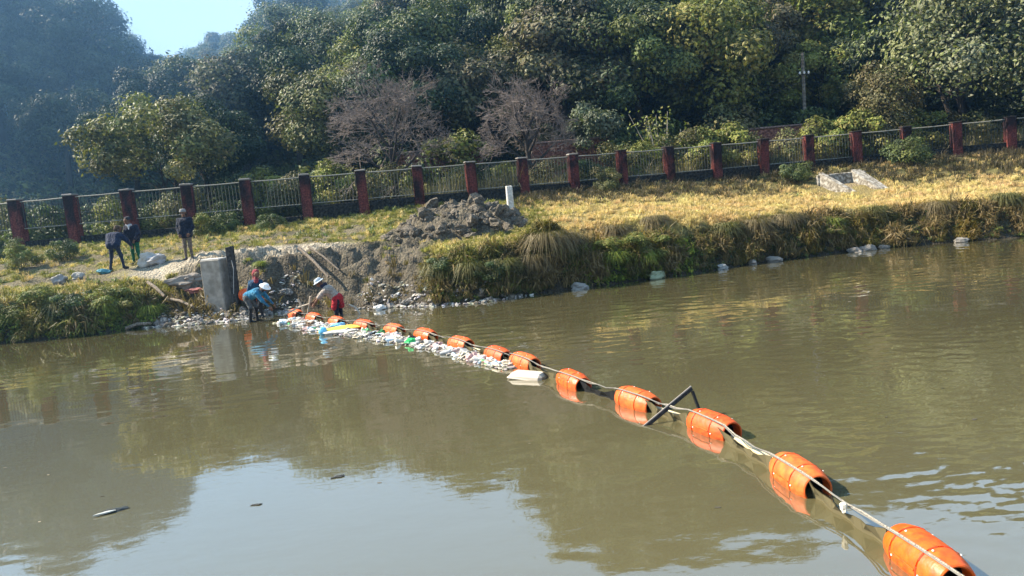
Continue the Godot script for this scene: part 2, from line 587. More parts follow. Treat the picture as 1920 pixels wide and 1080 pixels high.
func make_head() -> void:
	# faces +z, chin at the origin's height, about 0.23 m tall
	head_raw = Raw.new()
	var s := SKIN
	var dark := Color(0.012, 0.01, 0.009)
	flesh([
		[Vector3(0, 0.145, -0.022), Vector3(0, 0.15, 0.012), 0.083, 0.078, s], [Vector3(0, 0.09, 0.02), Vector3(0, 0.035, 0.045), 0.062, 0.04, s],
		[Vector3(-0.035, 0.115, 0.062), Vector3(0.035, 0.115, 0.062), 0.026, 0.026, s], [Vector3(0, 0.112, 0.083), Vector3(0, 0.08, 0.104), 0.010, 0.016, s],
		[Vector3(-0.02, 0.046, 0.078), Vector3(0.02, 0.046, 0.078), 0.011, 0.011, Color(0.2, 0.075, 0.06)],
		[Vector3(-0.033, 0.105, 0.080), Vector3(-0.025, 0.105, 0.082), 0.010, 0.010, dark], [Vector3(0.033, 0.105, 0.080), Vector3(0.025, 0.105, 0.082), 0.010, 0.010, dark],
		[Vector3(-0.084, 0.11, -0.01), Vector3(-0.088, 0.08, -0.005), 0.018, 0.012, s], [Vector3(0.084, 0.11, -0.01), Vector3(0.088, 0.08, -0.005), 0.018, 0.012, s],
		[Vector3(0, 0.05, -0.02), Vector3(0, -0.07, -0.035), 0.055, 0.058, s]], 0.0075, 0.014, head_raw)

func make_hand() -> void:
	# points down -y from the wrist at the origin, palm towards +z, thumb on +x; half closed
	hand_raw = Raw.new()
	var s := SKIN
	var b := [[V0, Vector3(0.0, -0.05, 0), 0.026, 0.03, s], [Vector3(-0.022, -0.045, 0), Vector3(-0.026, -0.085, 0.002), 0.018, 0.014, s], [Vector3(0.018, -0.045, 0), Vector3(0.024, -0.088, 0.002), 0.018, 0.014, s]]
	for k in 4:
		var x: float = [0.028, 0.010, -0.009, -0.028][k]
		var l: float = [0.92, 1.0, 0.95, 0.76][k]
		var p0 := Vector3(x, -0.088, 0.002)
		var p1 := p0 + Vector3(x * 0.12, -0.036, 0.016) * l
		var p2 := p1 + Vector3(0, -0.017, 0.022) * l
		var p3 := p2 + Vector3(0, -0.003, 0.02) * l
		b.append_array([[p0, p1, 0.0095, 0.009, s], [p1, p2, 0.009, 0.0083, s], [p2, p3, 0.0083, 0.0072, s]])
	b.append_array([[Vector3(0.024, -0.03, 0.006), Vector3(0.05, -0.062, 0.022), 0.014, 0.0105, s], [Vector3(0.05, -0.062, 0.022), Vector3(0.05, -0.088, 0.036), 0.0105, 0.0085, s]])
	flesh(b, 0.0052, 0.006, hand_raw)

func graft(r: Raw, src: Raw, xf: Transform3D) -> void:
	var base := r.v.size()
	for k in src.v.size():
		r.v.append(xf * src.v[k])
		r.n.append((xf.basis * src.n[k]).normalized())
		r.c.append(src.c[k])
	var flip := xf.basis.determinant() < 0.0
	for k in range(0, src.i.size(), 3):
		r.i.append(base + src.i[k])
		r.i.append(base + src.i[k + (2 if flip else 1)])
		r.i.append(base + src.i[k + (1 if flip else 2)])

# j: joints of the figure (x right, y up, z to the viewer), c: colours top, legs, feet; face: where the face looks
func person(at: Vector3, j: Dictionary, c: Dictionary, label: String) -> Node3D:
	var o := root("person", at)
	tag(o, label, "person")
	var r := Raw.new()
	var ch: Vector3 = j.chest
	var pe: Vector3 = j.hips
	var nk: Vector3 = j.neck
	var side: Vector3 = (j.sr - j.sl).normalized()
	var hs: Vector3 = side * 0.085
	var mid := ch.lerp(pe, 0.5)
	var b := [[nk, ch, 0.06, 0.09, c.top], [ch - side * 0.07, ch + side * 0.07, 0.115, 0.115, c.top], [ch - side * 0.05, mid - side * 0.045, 0.11, 0.105, c.top], [ch + side * 0.05, mid + side * 0.045, 0.11, 0.105, c.top],
		[mid, pe, 0.125, 0.12, c.top], [pe - hs * 0.6, pe + hs * 0.6, 0.115, 0.115, c.legs]]
	for q in [["sl", "el", "wl"], ["sr", "er", "wr"]]:
		var s: Vector3 = j[q[0]]
		b.append([s, j[q[1]], 0.058, 0.044, c.top])
		b.append([j[q[1]], j[q[2]], 0.043, 0.029, c.get("fore", c.top)])
	for q in [[-1, "kl", "al", "tl"], [1, "kr", "ar", "tr"]]:
		b.append([pe + hs * q[0], j[q[1]], 0.092, 0.062, c.legs])
		b.append([j[q[1]], j[q[2]], 0.06, 0.042, c.get("shin", c.legs)])
		b.append([j[q[2]] + Vector3(0, -0.03, 0), j[q[3]], 0.045, 0.036, c.feet])
	flesh(b, 0.02, 0.045, r)
	# head on the neck, looking along j.look
	var fz: Vector3 = (j.look as Vector3).normalized()
	var fu: Vector3 = j.get("crown", Vector3.UP)
	var fx := fu.cross(fz).normalized()
	fu = fz.cross(fx)
	graft(r, head_raw, Transform3D(Basis(fx, fu, fz), nk + fu * 0.05 + fz * 0.02))
	for q in [["el", "wl", -1], ["er", "wr", 1]]:
		var d: Vector3 = (j[q[1]] - j[q[0]]).normalized()
		var hx := d.cross(fz).normalized()
		if hx.length() < 0.1: hx = side
		var hb := Basis(hx, -d, hx.cross(-d))
		graft(r, hand_raw, Transform3D(hb * Basis.from_scale(Vector3(q[2] * 1.0, 1, 1)), j[q[1]] - d * 0.005))
	part("body", r.mesh(), body_mat, o)
	return o

func cloth(called: String, bones: Array, cell: float, col: Color, o: Node3D, k := 0.05) -> MeshInstance3D:
	var r := Raw.new()
	var bb := []
	for b in bones: bb.append([b[0], b[1], b[2], b[3], col])
	flesh(bb, cell, k, r)
	return part(called, r.mesh(), body_mat, o)

var body_mat: StandardMaterial3D

# pixel rays were measured once; everything below stands at world coordinates in metres
func _ready():
	noise.seed = 11
	noise.frequency = 0.05
	noise.fractal_octaves = 4
	fine.seed = 23
	fine.frequency = 0.35
	fine.fractal_octaves = 3

	# ------------------------------------------------ camera, sky, sun, exposure
	var cam := Camera3D.new()
	cam.name = "camera"
	var pitch := 0.114
	var roll := 0.0936
	var fwd := Vector3(0, -sin(pitch), -cos(pitch))
	var up0 := Vector3(0, cos(pitch), -sin(pitch))
	var right := Vector3(cos(roll), 0, 0) - up0 * sin(roll)
	var up := Vector3(sin(roll), 0, 0) + up0 * cos(roll)
	cam.transform = Transform3D(Basis(right, up, -fwd), Vector3(0, 2.8, 0))
	cam.fov = 41.9
	cam.near = 0.05
	cam.far = 1500.0
	add_child(cam)

	var env := Environment.new()
	env.background_mode = Environment.BG_SKY
	var sm := ProceduralSkyMaterial.new()
	sm.sky_top_color = srgb(0.28, 0.47, 0.74)
	sm.sky_horizon_color = srgb(0.72, 0.88, 0.98)
	sm.sky_curve = 0.22
	sm.sky_energy_multiplier = 0.8
	sm.ground_horizon_color = srgb(0.5, 0.55, 0.55)
	sm.ground_bottom_color = srgb(0.12, 0.12, 0.1)
	sm.sun_angle_max = 30.0
	var sky := Sky.new()
	sky.sky_material = sm
	env.sky = sky
	env.tonemap_mode = Environment.TONE_MAPPER_LINEAR
	env.tonemap_exposure = 3.0
	env.sdfgi_enabled = true
	env.ssao_enabled = true
	env.ssil_enabled = true
	env.volumetric_fog_enabled = true
	env.volumetric_fog_density = 0.0009
	env.volumetric_fog_albedo = Color(0.56, 0.79, 1.0)
	env.volumetric_fog_anisotropy = 0.7
	var we := WorldEnvironment.new()
	we.name = "world_environment"
	we.environment = env
	add_child(we)

	var sun := DirectionalLight3D.new()
	sun.name = "sun"
	sun.light_energy = 1.6
	sun.light_color = Color(1.0, 0.955, 0.88)
	sun.light_angular_distance = 0.5
	sun.shadow_enabled = true
	var az := deg_to_rad(79.0)   # to the left of the view
	var el := deg_to_rad(41.0)
	var to_sun := Vector3(-sin(az) * cos(el), sin(el), -cos(az) * cos(el))
	sun.transform = Transform3D(Basis.looking_at(-to_sun), Vector3(0, 60, 0))
	add_child(sun)

	body_mat = vmat(0.85, 0.25)
	tri(body_mat, grain(91, 0.02, Color(0.72, 0.72, 0.72), Color(1, 1, 1), 256), 2.5, grain(92, 0.025, Color.BLACK, Color.WHITE, 256, 3), 2.2)
	body_mat.rim_enabled = true
	body_mat.rim = 0.2

	# blue haze that hangs in the valley at left and thins out to the right
	for q in [[Vector3(-44, 13, -60), Vector3(56, 44, 44), 0.0062], [Vector3(-30, 20, -95), Vector3(90, 56, 60), 0.0045]]:
		var mist := FogVolume.new()
		mist.name = numbered("valley_haze")
		mist.shape = RenderingServer.FOG_VOLUME_SHAPE_ELLIPSOID
		mist.size = q[1]
		mist.position = q[0]
		var fm := FogMaterial.new()
		fm.density = q[2]
		fm.albedo = Color(0.62, 0.82, 1.0)
		mist.material = fm
		add_child(mist)
		tag(mist, "blue haze hanging in the wooded valley at upper left", "haze", "valley haze", "stuff")

	build_setting()
	build_fence()
	build_trees()
	build_bank()
	build_boom()
	build_litter()
	build_people()

# ---------------------------------------------------------------- water and land
func ripple(x: float, z: float) -> float:
	# calm on the near left, ruffled upstream of the floats on the right
	var line := lut([[-26, -8.6], [-21, -5.7], [-17.3, -2.8], [-14.6, -1.1], [-12.4, 0.1], [-9.4, 1.5], [-8.2, 2.1], [-4.8, 2.6], [5, 3.5]], z)
	var up := smoothstep(-0.2, 1.6, x - line)
	var far := smoothstep(-9.0, -16.0, z)
	var h := 0.0016 * noise.get_noise_2d(x * 16.0, z * 30.0) + 0.0006 * fine.get_noise_2d(x * 4.0, z * 9.0)
	h += far * (0.0035 + 0.003 * up) * noise.get_noise_2d(x * 14.0 + 50.0, z * 46.0)
	h += up * (0.0032 * noise.get_noise_2d(x * 40.0 + z * 16.0, z * 90.0) + 0.0022 * fine.get_noise_2d(x * 8.0 + z * 3.0, z * 19.0))
	h *= 1.0 + 0.9 * clampf(noise.get_noise_2d(x * 3.0, z * 3.0 + 77.0) * 2.0, -0.8, 1.0)
	var wake := smoothstep(0.0, 0.5, x - line) * (1.0 - smoothstep(1.5, 4.5, x - line)) * smoothstep(-11.0, -13.0, z) * (1.0 - smoothstep(-18.5, -21.5, z))
	h += wake * 0.010 * noise.get_noise_2d(x * 18.0 - z * 14.0, z * 80.0 + x * 10.0)
	return h

func build_setting() -> void:
	var xs := steps([[-420, -60, 30], [-60, -20, 2.0], [-20, -12, 0.3], [-12, 4, 0.14], [4, 20, 0.2], [20, 32, 0.6], [32, 60, 2.0], [60, 420, 30]])
	var zs := steps([[-420, -100, 20], [-100, -45, 1.5], [-45, -31, 0.5], [-31, -27.6, 0.22], [-27.6, -21, 0.11], [-21, -20, 0.3], [-20, 20, 5.0], [20, 200, 20]])
	var gm := vmat(0.95, 0.2)
	tri(gm, grain(3, 0.03, Color(0.55, 0.55, 0.55), Color(1, 1, 1), 512), 0.9, grain(4, 0.02, Color.BLACK, Color.WHITE, 512), 5.0)
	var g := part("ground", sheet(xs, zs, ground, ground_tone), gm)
	tag(g, "muddy river bank and wooded hillside under everything", "ground", "", "structure")

	var wx := steps([[-420, -40, 40], [-40, -16, 1.0], [-16, -4, 0.12], [-4, 7, 0.065], [7, 20, 0.14], [20, 40, 0.8], [40, 420, 40]])
	var wz := steps([[-29, -26, 0.25], [-26, -14, 0.10], [-14, -9, 0.07], [-9, -3.5, 0.045], [-3.5, 2, 0.5], [2, 40, 4.0]])
	var wm := mat(0.090, 0.078, 0.037, 0.022, 0.70)
	wm.clearcoat_enabled = true
	wm.clearcoat = 1.0
	wm.clearcoat_roughness = 0.02
	wm.heightmap_enabled = true
	wm.uv1_triplanar = true
	wm.uv1_world_triplanar = true
	wm.uv1_scale = Vector3(0.5, 0.5, 0.9)
	wm.heightmap_texture = grain(8, 0.018, Color.BLACK, Color.WHITE, 512, 3)
	wm.heightmap_scale = 0.035
	var w := part("river", sheet(wx, wz, ripple), wm)
	tag(w, "muddy olive brown river, calm on the left and ruffled on the right", "water", "", "structure")

# ---------------------------------------------------------------- fence
const POSTS := [[-22.7, -32.2], [-20.34, -31.88], [-17.95, -31.72], [-15.55, -31.72], [-13.15, -31.85], [-10.77, -32.08], [-8.39, -32.42], [-6.04, -32.87], [-3.69, -33.38], [-1.36, -33.94], [0.97, -34.51], [3.30, -35.09], [5.64, -35.64], [7.99, -36.15], [10.34, -36.59], [12.72, -36.95], [15.10, -37.2], [17.50, -37.32], [19.90, -37.29], [22.29, -37.09], [24.66, -36.69], [27.0, -36.2]]
const ORDINAL := ["first", "first", "second", "third", "fourth", "fifth", "sixth", "seventh", "eighth", "ninth", "tenth", "eleventh", "twelfth", "thirteenth", "fourteenth", "fifteenth", "sixteenth", "seventeenth", "eighteenth", "nineteenth", "twentieth", "twentieth"]

func post_top(k: int) -> float:
	return 4.76 - 0.01 * k

func build_fence() -> void:
	var paint := vmat(0.9, 0.2)
	tri(paint, grain(31, 0.03, Color(0.62, 0.62, 0.62), Color(1, 1, 1), 256), 1.3, grain(32, 0.05, Color.BLACK, Color.WHITE, 256), 1.0)
	var iron := mat(0.055, 0.06, 0.05, 0.7)
	var rail := mat(0.23, 0.215, 0.175, 0.6)
	var plinth := mat(0.055, 0.05, 0.04, 0.95)
	tri(plinth, grain(33, 0.03, Color(0.4, 0.4, 0.4), Color(1, 1, 1), 256), 1.0, grain(34, 0.03, Color.BLACK, Color.WHITE, 256), 3.0)
	var f := root("pillar_fence", Vector3(2.0, 3.0, -34.6))
	tag(f, "long park fence of weathered red brick pillars with iron bars between them", "fence")
	var bar := Raw.new()
	bar.tube([V0, Vector3(0, 1.12, 0), Vector3(0, 1.2, 0)], [0.015, 0.015, 0.003], 4)
	var bar_mesh := bar.mesh()
	for k in POSTS.size():
		var p := Vector3(POSTS[k][0], 0, POSTS[k][1])
		var nx: Array = POSTS[mini(k + 1, POSTS.size() - 1)]
		var pv: Array = POSTS[maxi(k - 1, 0)]
		var dir := Vector3(nx[0] - pv[0], 0, nx[1] - pv[1]).normalized()
		var turn := atan2(-dir.z, dir.x)
		var top := post_top(k)
		var low := 2.35
		var w := 0.43
		# pillar: painted red brickwork, blackened by mould from the top down
		var r := Raw.new()
		var red := Color(0.175, 0.05, 0.041)
		var black := Color(0.022, 0.018, 0.018)
		rng.seed = 500 + k
		var bleach := rng.randf_range(0.0, 0.35)
		var dirty := rng.randf_range(0.25, 0.75)
		var nh := 14
		for side in 4:
			var a0 := PI * 0.5 * side
			var n := Vector3(cos(a0), 0, sin(a0))
			var t := Vector3(-n.z, 0, n.x)
			for y in nh + 1:
				for s in 5:
					var u := s / 4.0 - 0.5
					var hh := (top - low) * y / nh
					var inset := 0.012 if s == 0 or s == 4 else 0.0
					var q := n * (w * 0.5 - inset) + t * u * (w - 0.004) + Vector3(0, hh, 0)
					q += n * 0.014 * fine.get_noise_3d(q.x * 9 + k * 7, q.y * 9, q.z * 9)
					var stain := (noise.get_noise_3d(p.x * 40 + q.x * 26.0, q.y * 14.0, q.z * 26.0 + side * 9.0) * 1.3 + 0.4 * fine.get_noise_3d(q.x * 18.0, q.y * 12.0 + k * 9.0, q.z * 18.0))
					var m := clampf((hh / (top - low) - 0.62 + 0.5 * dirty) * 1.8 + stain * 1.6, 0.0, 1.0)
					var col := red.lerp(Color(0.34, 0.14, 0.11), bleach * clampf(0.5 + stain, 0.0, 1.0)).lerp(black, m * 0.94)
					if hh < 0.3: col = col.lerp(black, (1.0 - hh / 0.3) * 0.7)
					r.v.append(q); r.n.append((n + t * (u * 0.5)).normalized()); r.c.append(col)
			for y in nh:
				for s in 4:
					var b := r.v.size() - (nh + 1) * 5 + y * 5 + s
					r.i.append_array([b, b + 1, b + 5, b + 1, b + 6, b + 5])
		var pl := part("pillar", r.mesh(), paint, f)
		pl.position = p + Vector3(0, low, 0) - f.position
		pl.rotation = Vector3(rng.randfn() * 0.012, turn + rng.randfn() * 0.03, rng.randfn() * 0.014)
		var cap := part("pillar_cap", bevel_box(Vector3(w + 0.03, 0.075, w + 0.03), 0.022, 0.012, k), cap_mat(k), pl)
		cap.position = Vector3(0, top - low + 0.003, 0)
		if k == POSTS.size() - 1: continue
		# one panel of iron bars
		var e := Vector3(POSTS[k + 1][0], 0, POSTS[k + 1][1])
		var pd := (e - p).normalized()
		var a := p + pd * 0.2
		var b2 := e - pd * 0.2
		var rr := Raw.new()
		var y1 := top - 0.06
		var y2 := post_top(k + 1) - 0.06
		rr.tube([a + Vector3(0, y1, 0), (a + b2) / 2 + Vector3(0, (y1 + y2) / 2 - 0.012, 0), b2 + Vector3(0, y2, 0)], [0.027, 0.027, 0.027], 6)
		for q in rr.v.size(): rr.v[q] -= f.position
		var pn := part("top_rail", rr.mesh(), rail, f)
		var lr := Raw.new()
		lr.tube([a + Vector3(0, y1 - 1.12, 0) - f.position, b2 + Vector3(0, y2 - 1.12, 0) - f.position], [0.02, 0.02], 5)
		part("bottom_rail", lr.mesh(), rail, pn)
		var m2 := 14
		for q in m2:
			var t := (q + 0.5) / m2
			var bb := part("bar", bar_mesh, iron, pn)
			bb.position = a.lerp(b2, t) + Vector3(0, lerpf(y1, y2, t) - 1.17, 0) - f.position
		var wl := part("plinth", bevel_box(Vector3((e - p).length() - w - 0.01, 0.62, 0.24), 0.02, 0.015, 60 + k), plinth, f)
		wl.position = (p + e) / 2 + Vector3(0, 2.80 if k > 5 else 2.42, 0) - f.position
		wl.rotation.y = atan2(-(e - p).z, (e - p).x)

	# a second, lower iron fence behind it on the left
	var g := root("iron_fence", Vector3(-22, 3.1, -40))
	tag(g, "dark spiked iron railing behind the pillar fence at far left", "fence")
	var gr := Raw.new()
	gr.tube([Vector3(-9, 0, 0.3), Vector3(9.5, 0, -0.6)], [0.03, 0.03], 5)
	for h in [0.25, 1.25]: part("rail", gr.mesh(), iron, g).position.y = h
	var spike := Raw.new()
	spike.tube([V0, Vector3(0, 1.45, 0), Vector3(0, 1.6, 0)], [0.014, 0.014, 0.002], 4)
	var sp := spike.mesh()
	for k in 90:
		var s := part("bar", sp, iron, g)
		s.position = Vector3(-9 + k * 0.205, 0, 0.3 - 0.9 * k / 90.0)

var caps := {}
func cap_mat(k: int) -> StandardMaterial3D:
	var q := 0 if k < 12 else 1
	if not caps.has(q): caps[q] = mat(0.2, 0.18, 0.16, 0.95) if q == 0 else mat(0.03, 0.024, 0.022, 0.95)
	return caps[q]

# ---------------------------------------------------------------- trees
func beside_pillar(x: float, z: float) -> String:
	# the fence pillar that stands in front of a place, as one looks across the river
	var best := 1
	var bd := 1e9
	var a := x / -z
	for k in range(1, 21):
		var q: float = POSTS[k][0] / -POSTS[k][1]
		if absf(q - a) < bd:
			bd = absf(q - a)
			best = k
	var dirn: float = a - POSTS[best][0] / -POSTS[best][1]
	if a < POSTS[1][0] / -POSTS[1][1] - 0.04: return "at the far left edge"
	if a > POSTS[20][0] / -POSTS[20][1] + 0.04: return "at the far right edge"
	if dirn > 0.018 and best < 20: return "right of the %s fence pillar" % ORDINAL[best]
	return "above the %s fence pillar" % ORDINAL[best]

func unique(l: String, tails: Array) -> String:
	if not labels.has(l):
		labels[l] = 1
		return l
	for t in tails:
		var m: String = l + " " + t
		if not labels.has(m):
			labels[m] = 1
			return m
	return l

func tree(proto: Dictionary, at: Vector3, s: float, turn: float, what: String, group := "", squeeze := 1.0) -> Node3D:
	var o := root(proto.name, at, turn)
	o.scale = Vector3(s, s * squeeze, s)
	var t := part("trunk", proto.trunk, bark, o)
	t.position = V0
	var c := part("crown", proto.crown, leaf_mat, o)
	c.position = proto.at
	tag(o, what, proto.get("kind", "tree"), group)
	return o

var bark: StandardMaterial3D
var leaf_mat: StandardMaterial3D

func build_trees() -> void:
	bark = mat(0.085, 0.068, 0.05, 0.95)
	tri(bark, grain(41, 0.05, Color(0.5, 0.5, 0.5), Color(1, 1, 1), 256), 1.5, grain(42, 0.05, Color.BLACK, Color.WHITE, 256), 3.0)
	leaf_mat = leafmat()
	var dk := [Color(0.024, 0.040, 0.018), Color(0.032, 0.050, 0.021), Color(0.046, 0.060, 0.026)]
	var md := [Color(0.095, 0.118, 0.034), Color(0.13, 0.14, 0.038), Color(0.055, 0.074, 0.03)]
	var ol := [Color(0.13, 0.128, 0.045), Color(0.105, 0.112, 0.04), Color(0.14, 0.12, 0.05)]
	var gy := [Color(0.10, 0.118, 0.064), Color(0.12, 0.13, 0.078), Color(0.075, 0.092, 0.054)]
	var ye := [Color(0.16, 0.165, 0.036), Color(0.12, 0.14, 0.03), Color(0.19, 0.165, 0.045)]
	var br := [Color(0.12, 0.10, 0.05), Color(0.10, 0.095, 0.045), Color(0.085, 0.088, 0.04)]
	var P := []
	# each has a crown about 7 m across and stands about 8.5 m tall at scale 1
	var looks := [["dark evergreen tree", dk, 1.0], ["mid green tree", md, 1.0], ["olive green tree", ol, 1.0], ["greyish green loose tree", gy, 1.0], ["dark green domed tree", dk, 0.8], ["tall narrow green tree", md, 1.45], ["yellow green tree", ye, 1.0], ["brownish feathery tree", br, 0.95]]
	for k in looks.size():
		for q in 2:
			var sq: float = looks[k][2]
			var rad := Vector3(3.5 / sqrt(sq), 3.0 * sq, 3.5 / sqrt(sq))
			var cm := crown(100 + k * 10 + q, rad, 34, 19000, 0.195 + 0.01 * k, looks[k][1], 0.34, 0.5, 0.10 if k < 3 else 0.24)
			P.append({"name": "broadleaf_tree", "look": looks[k][0], "crown": cm, "trunk": limbs(200 + k * 10 + q, 5.2 * sqrt(sq) + 1.2, 0.24, 2.0, 6, Color.WHITE), "at": Vector3(0, 5.4 if sq < 1.2 else 6.3, 0)})
	var bushes := []
	for q in 3:
		var cm := crown(300 + q, Vector3(1.5, 1.15, 1.4), 18, 3600, 0.14, [md, ol, ye][q], 0.42, 0.4, 0.12)
		bushes.append({"name": "shrub", "kind": "shrub", "look": ["green leafy shrub", "olive brown shrub", "yellow green shrub"][q], "crown": cm, "trunk": limbs(310 + q, 1.2, 0.035, 0.7, 5, Color.WHITE, 5, 3), "at": Vector3(0, 1.0, 0)})

	# --- the hill wood: rows that climb behind the fence
	rng.seed = 77
	var spots := []
	var z := -45.0
	while z > -124.0:
		var gap := 4.7 + (-z - 45.0) * 0.035
		var x := z * 0.86
		while x < -z * 0.80:
			var px := x + rng.randf_range(-1.4, 1.4)
			var pz := z + rng.randf_range(-1.3, 1.3)
			x += gap
			if (px < -11.0 and pz > -56.0) or (px / -pz < -0.47 and pz > -72.0): continue     # the dark trees at left are placed by hand
			if pz < -92.0 and px > -8.0: continue
			spots.append(Vector3(px, 0, pz))
		z -= gap * 0.92
	for sp in spots:
		var a: float = sp.x / -sp.z
		var kind := rng.randi() % 16
		var s := rng.randf_range(0.85, 1.3)
		if a > 0.22 and sp.z < -52.0: kind = [0, 1, 8, 9, 0, 1][rng.randi() % 6]
		if a > 0.08 and a < 0.22 and sp.z < -51.0 and sp.z > -72.0: s *= 1.45
		if a > 0.24: s *= 0.85
		if a > 0.12 and sp.z < -53.0 and rng.randf() < 0.75: kind = [0, 1, 8, 9][rng.randi() % 4]
		var pr = P[kind]
		# the skyline seen over the water and, upside down, in it: no tree tops out above it
		var tall := 11.2 if kind == 10 or kind == 11 else 8.7
		var base := ground(sp.x, sp.z) - 0.3
		var cap := minf(2.8 - sp.z * minf(lut(DIP, a), minf(lut(DIP, a - 0.03), lut(DIP, a + 0.03))), -sp.z * lut(RIDGE, a) * 1.04 - 2.8)
		var fit := (cap - base) / tall
		if sp.z < -60.0: s = lerpf(s, minf(fit, 1.65), 0.7)
		s = minf(s, fit * rng.randf_range(0.88, 1.03))
		if s < 0.5: continue
		var row := "at the hill foot" if sp.z > -51.0 else ("midway up the hill" if sp.z > -66.0 else ("high on the hill" if sp.z > -90 else "on the far ridge"))
		var lab := unique("%s %s %s" % [pr.look, row, beside_pillar(sp.x, sp.z)], ["hindmost"])
		tree(pr, Vector3(sp.x, base, sp.z), s, rng.randf() * TAU, lab, "trees on the wooded hill")

	# --- tall dark trees at left
	var left := [[-46.0, -62.5, 1.6, 0], [-40.5, -63.5, 1.65, 1], [-36.0, -64.5, 1.5, 0], [-50.5, -66, 1.7, 8], [-43.5, -68, 1.75, 0], [-33.4, -62.5, 1.12, 9], [-38.5, -70, 1.6, 1], [-31.5, -56, 0.95, 9], [-38.0, -57, 1.15, 8], [-24.0, -50.0, 0.85, 1], [-43.0, -57, 1.3, 0], [-17.6, -46, 0.80, 8]]
	var how := ["tallest", "tall", "upright", "broad", "hazy", "smaller", "massive", "low", "low spreading", "short", "bushy", "rounded"]
	for k in left.size():
		var q = left[k]
		tree(P[q[3]], Vector3(q[0], ground(q[0], q[1]) - 0.3, q[1]), q[2], k * 1.3, "%s dark shaded tree behind the iron railing %s" % [how[k], beside_pillar(q[0], q[1])], "dark trees at left")

	# --- small trees right behind the fence
	var ycr := crown(401, Vector3(4.0, 2.3, 3.2), 40, 12000, 0.19, [Color(0.16, 0.15, 0.05), Color(0.11, 0.12, 0.04), Color(0.19, 0.165, 0.065)], 0.34, 0.5, 0.2)
	var yt := {"name": "broadleaf_tree", "crown": ycr, "trunk": limbs(402, 3.2, 0.10, 1.7, 7, Color.WHITE, 6, 2), "at": Vector3(0.2, 3.75, 0)}
	tree(yt, Vector3(-16.6, 3.1, -37.2), 1.0, 0.4, "pale yellow green spreading tree behind the third and fourth fence pillars")
	tree(P[1], Vector3(-16.0, 3.2, -42.0), 0.78, 2.0, "dark green round tree rising just behind the yellow green spreading tree")
	var rcr := crown(403, Vector3(3.6, 3.3, 3.2), 40, 9000, 0.19, [Color(0.17, 0.175, 0.075), Color(0.15, 0.155, 0.09), Color(0.13, 0.15, 0.05)], 0.36, 0.5, 0.3)
	var rt := {"name": "broadleaf_tree", "crown": rcr, "trunk": limbs(404, 4.5, 0.13, 2.0, 8, Color.WHITE, 6, 2), "at": Vector3(0, 4.6, 0)}
	tree(rt, Vector3(24.6, 3.0, -39.5), 1.25, 1.0, "pale grey green tree with open crown at the right edge behind the fence")
	tree(rt, Vector3(29.0, 3.0, -41.5), 1.2, 3.0, "pale open tree standing right of the pale tree at the right edge")
	var tam := crown(405, Vector3(1.9, 2.3, 1.6), 24, 5200, 0.15, [Color(0.14, 0.115, 0.05), Color(0.11, 0.10, 0.042)], 0.36, 0.4, 0.25)
	var tt := {"name": "small_tree", "crown": tam, "trunk": limbs(406, 3.0, 0.07, 1.1, 6, Color.WHITE, 5, 3), "at": Vector3(0, 2.9, 0)}
	tree(tt, Vector3(20.0, 3.0, -39.6), 1.0, 0.0, "feathery brown olive small tree behind the eighteenth fence pillar")
	var gt := {"name": "small_tree", "crown": crown(407, Vector3(1.9, 1.5, 1.7), 18, 3000, 0.2, gy, 0.42, 0.4, 0.15), "trunk": limbs(408, 2.6, 0.09, 1.0, 6, Color.WHITE, 5, 2), "at": Vector3(0, 3.2, 0)}
	tree(gt, Vector3(5.1, 3.1, -40.5), 0.95, 0.7, "small grey green tree right of the right bare tree")

	# bare trees: fine grey twigs
	for q in [[-5.2, -36.6, 601, "left bare leafless tree with a broad haze of grey twigs", 1.02, 0.50, 3.4], [1.35, -37.4, 602, "right bare leafless tree with forked trunk and grey brown twigs", 0.82, 0.48, 3.3]]:
		rng.seed = q[2]
		var o := root("bare_tree", Vector3(q[0], 3.0, q[1]))
		tag(o, q[3], "tree")
		var wood := Raw.new()
		var tw := Raw.new()
		var s: float = q[4]
		var top := Vector3(0.12, q[6], 0)
		wood.tube([Vector3(0, -0.2, 0), Vector3(0.1, q[6] * 0.4, 0), Vector3(0.02, q[6] * 0.75, 0.05), top], [0.17, 0.13, 0.11, 0.09], 7)
		for k in 10:
			var ph := TAU * k * 0.382 + rng.randf() * 0.5
			var h := lerpf(0.42, 1.0, k / 9.0)
			var d := Vector3(cos(ph), lerpf(0.35, 1.5, k / 9.0) + rng.randf() * 0.3, sin(ph) * 0.8).normalized()
			var from := Vector3(0.06, q[6] * h, 0.02)
			var m := from + d * 0.9 * s
			var e := m + (d + Vector3(0, 0.2, 0)).normalized() * 0.95 * s
			wood.tube([from, m, e], [0.085, 0.06, 0.038], 6)
			for t in 6:
				var b := m.lerp(e, rng.randf()) if t else e
				twigs(tw, b, (d * 0.8 + Vector3(rng.randfn(), rng.randfn() * 0.8, rng.randfn()) * 0.6).normalized(), 0.85 * s, 0.020, 4, Color.WHITE)
		part("trunk", wood.mesh(), mat(0.042, 0.035, 0.03, 0.95), o)
		part("twigs", tw.mesh(), mat(0.19, 0.155, 0.133, 0.9), o)

	# young tree with a few bright leaves
	rng.seed = 611
	var yo := root("young_tree", Vector3(8.3, 3.0, -38.6))
	tag(yo, "slender young tree with pale stems and a few bright yellow green leaves", "tree")
	var stems := Raw.new()
	var lv := Raw.new()
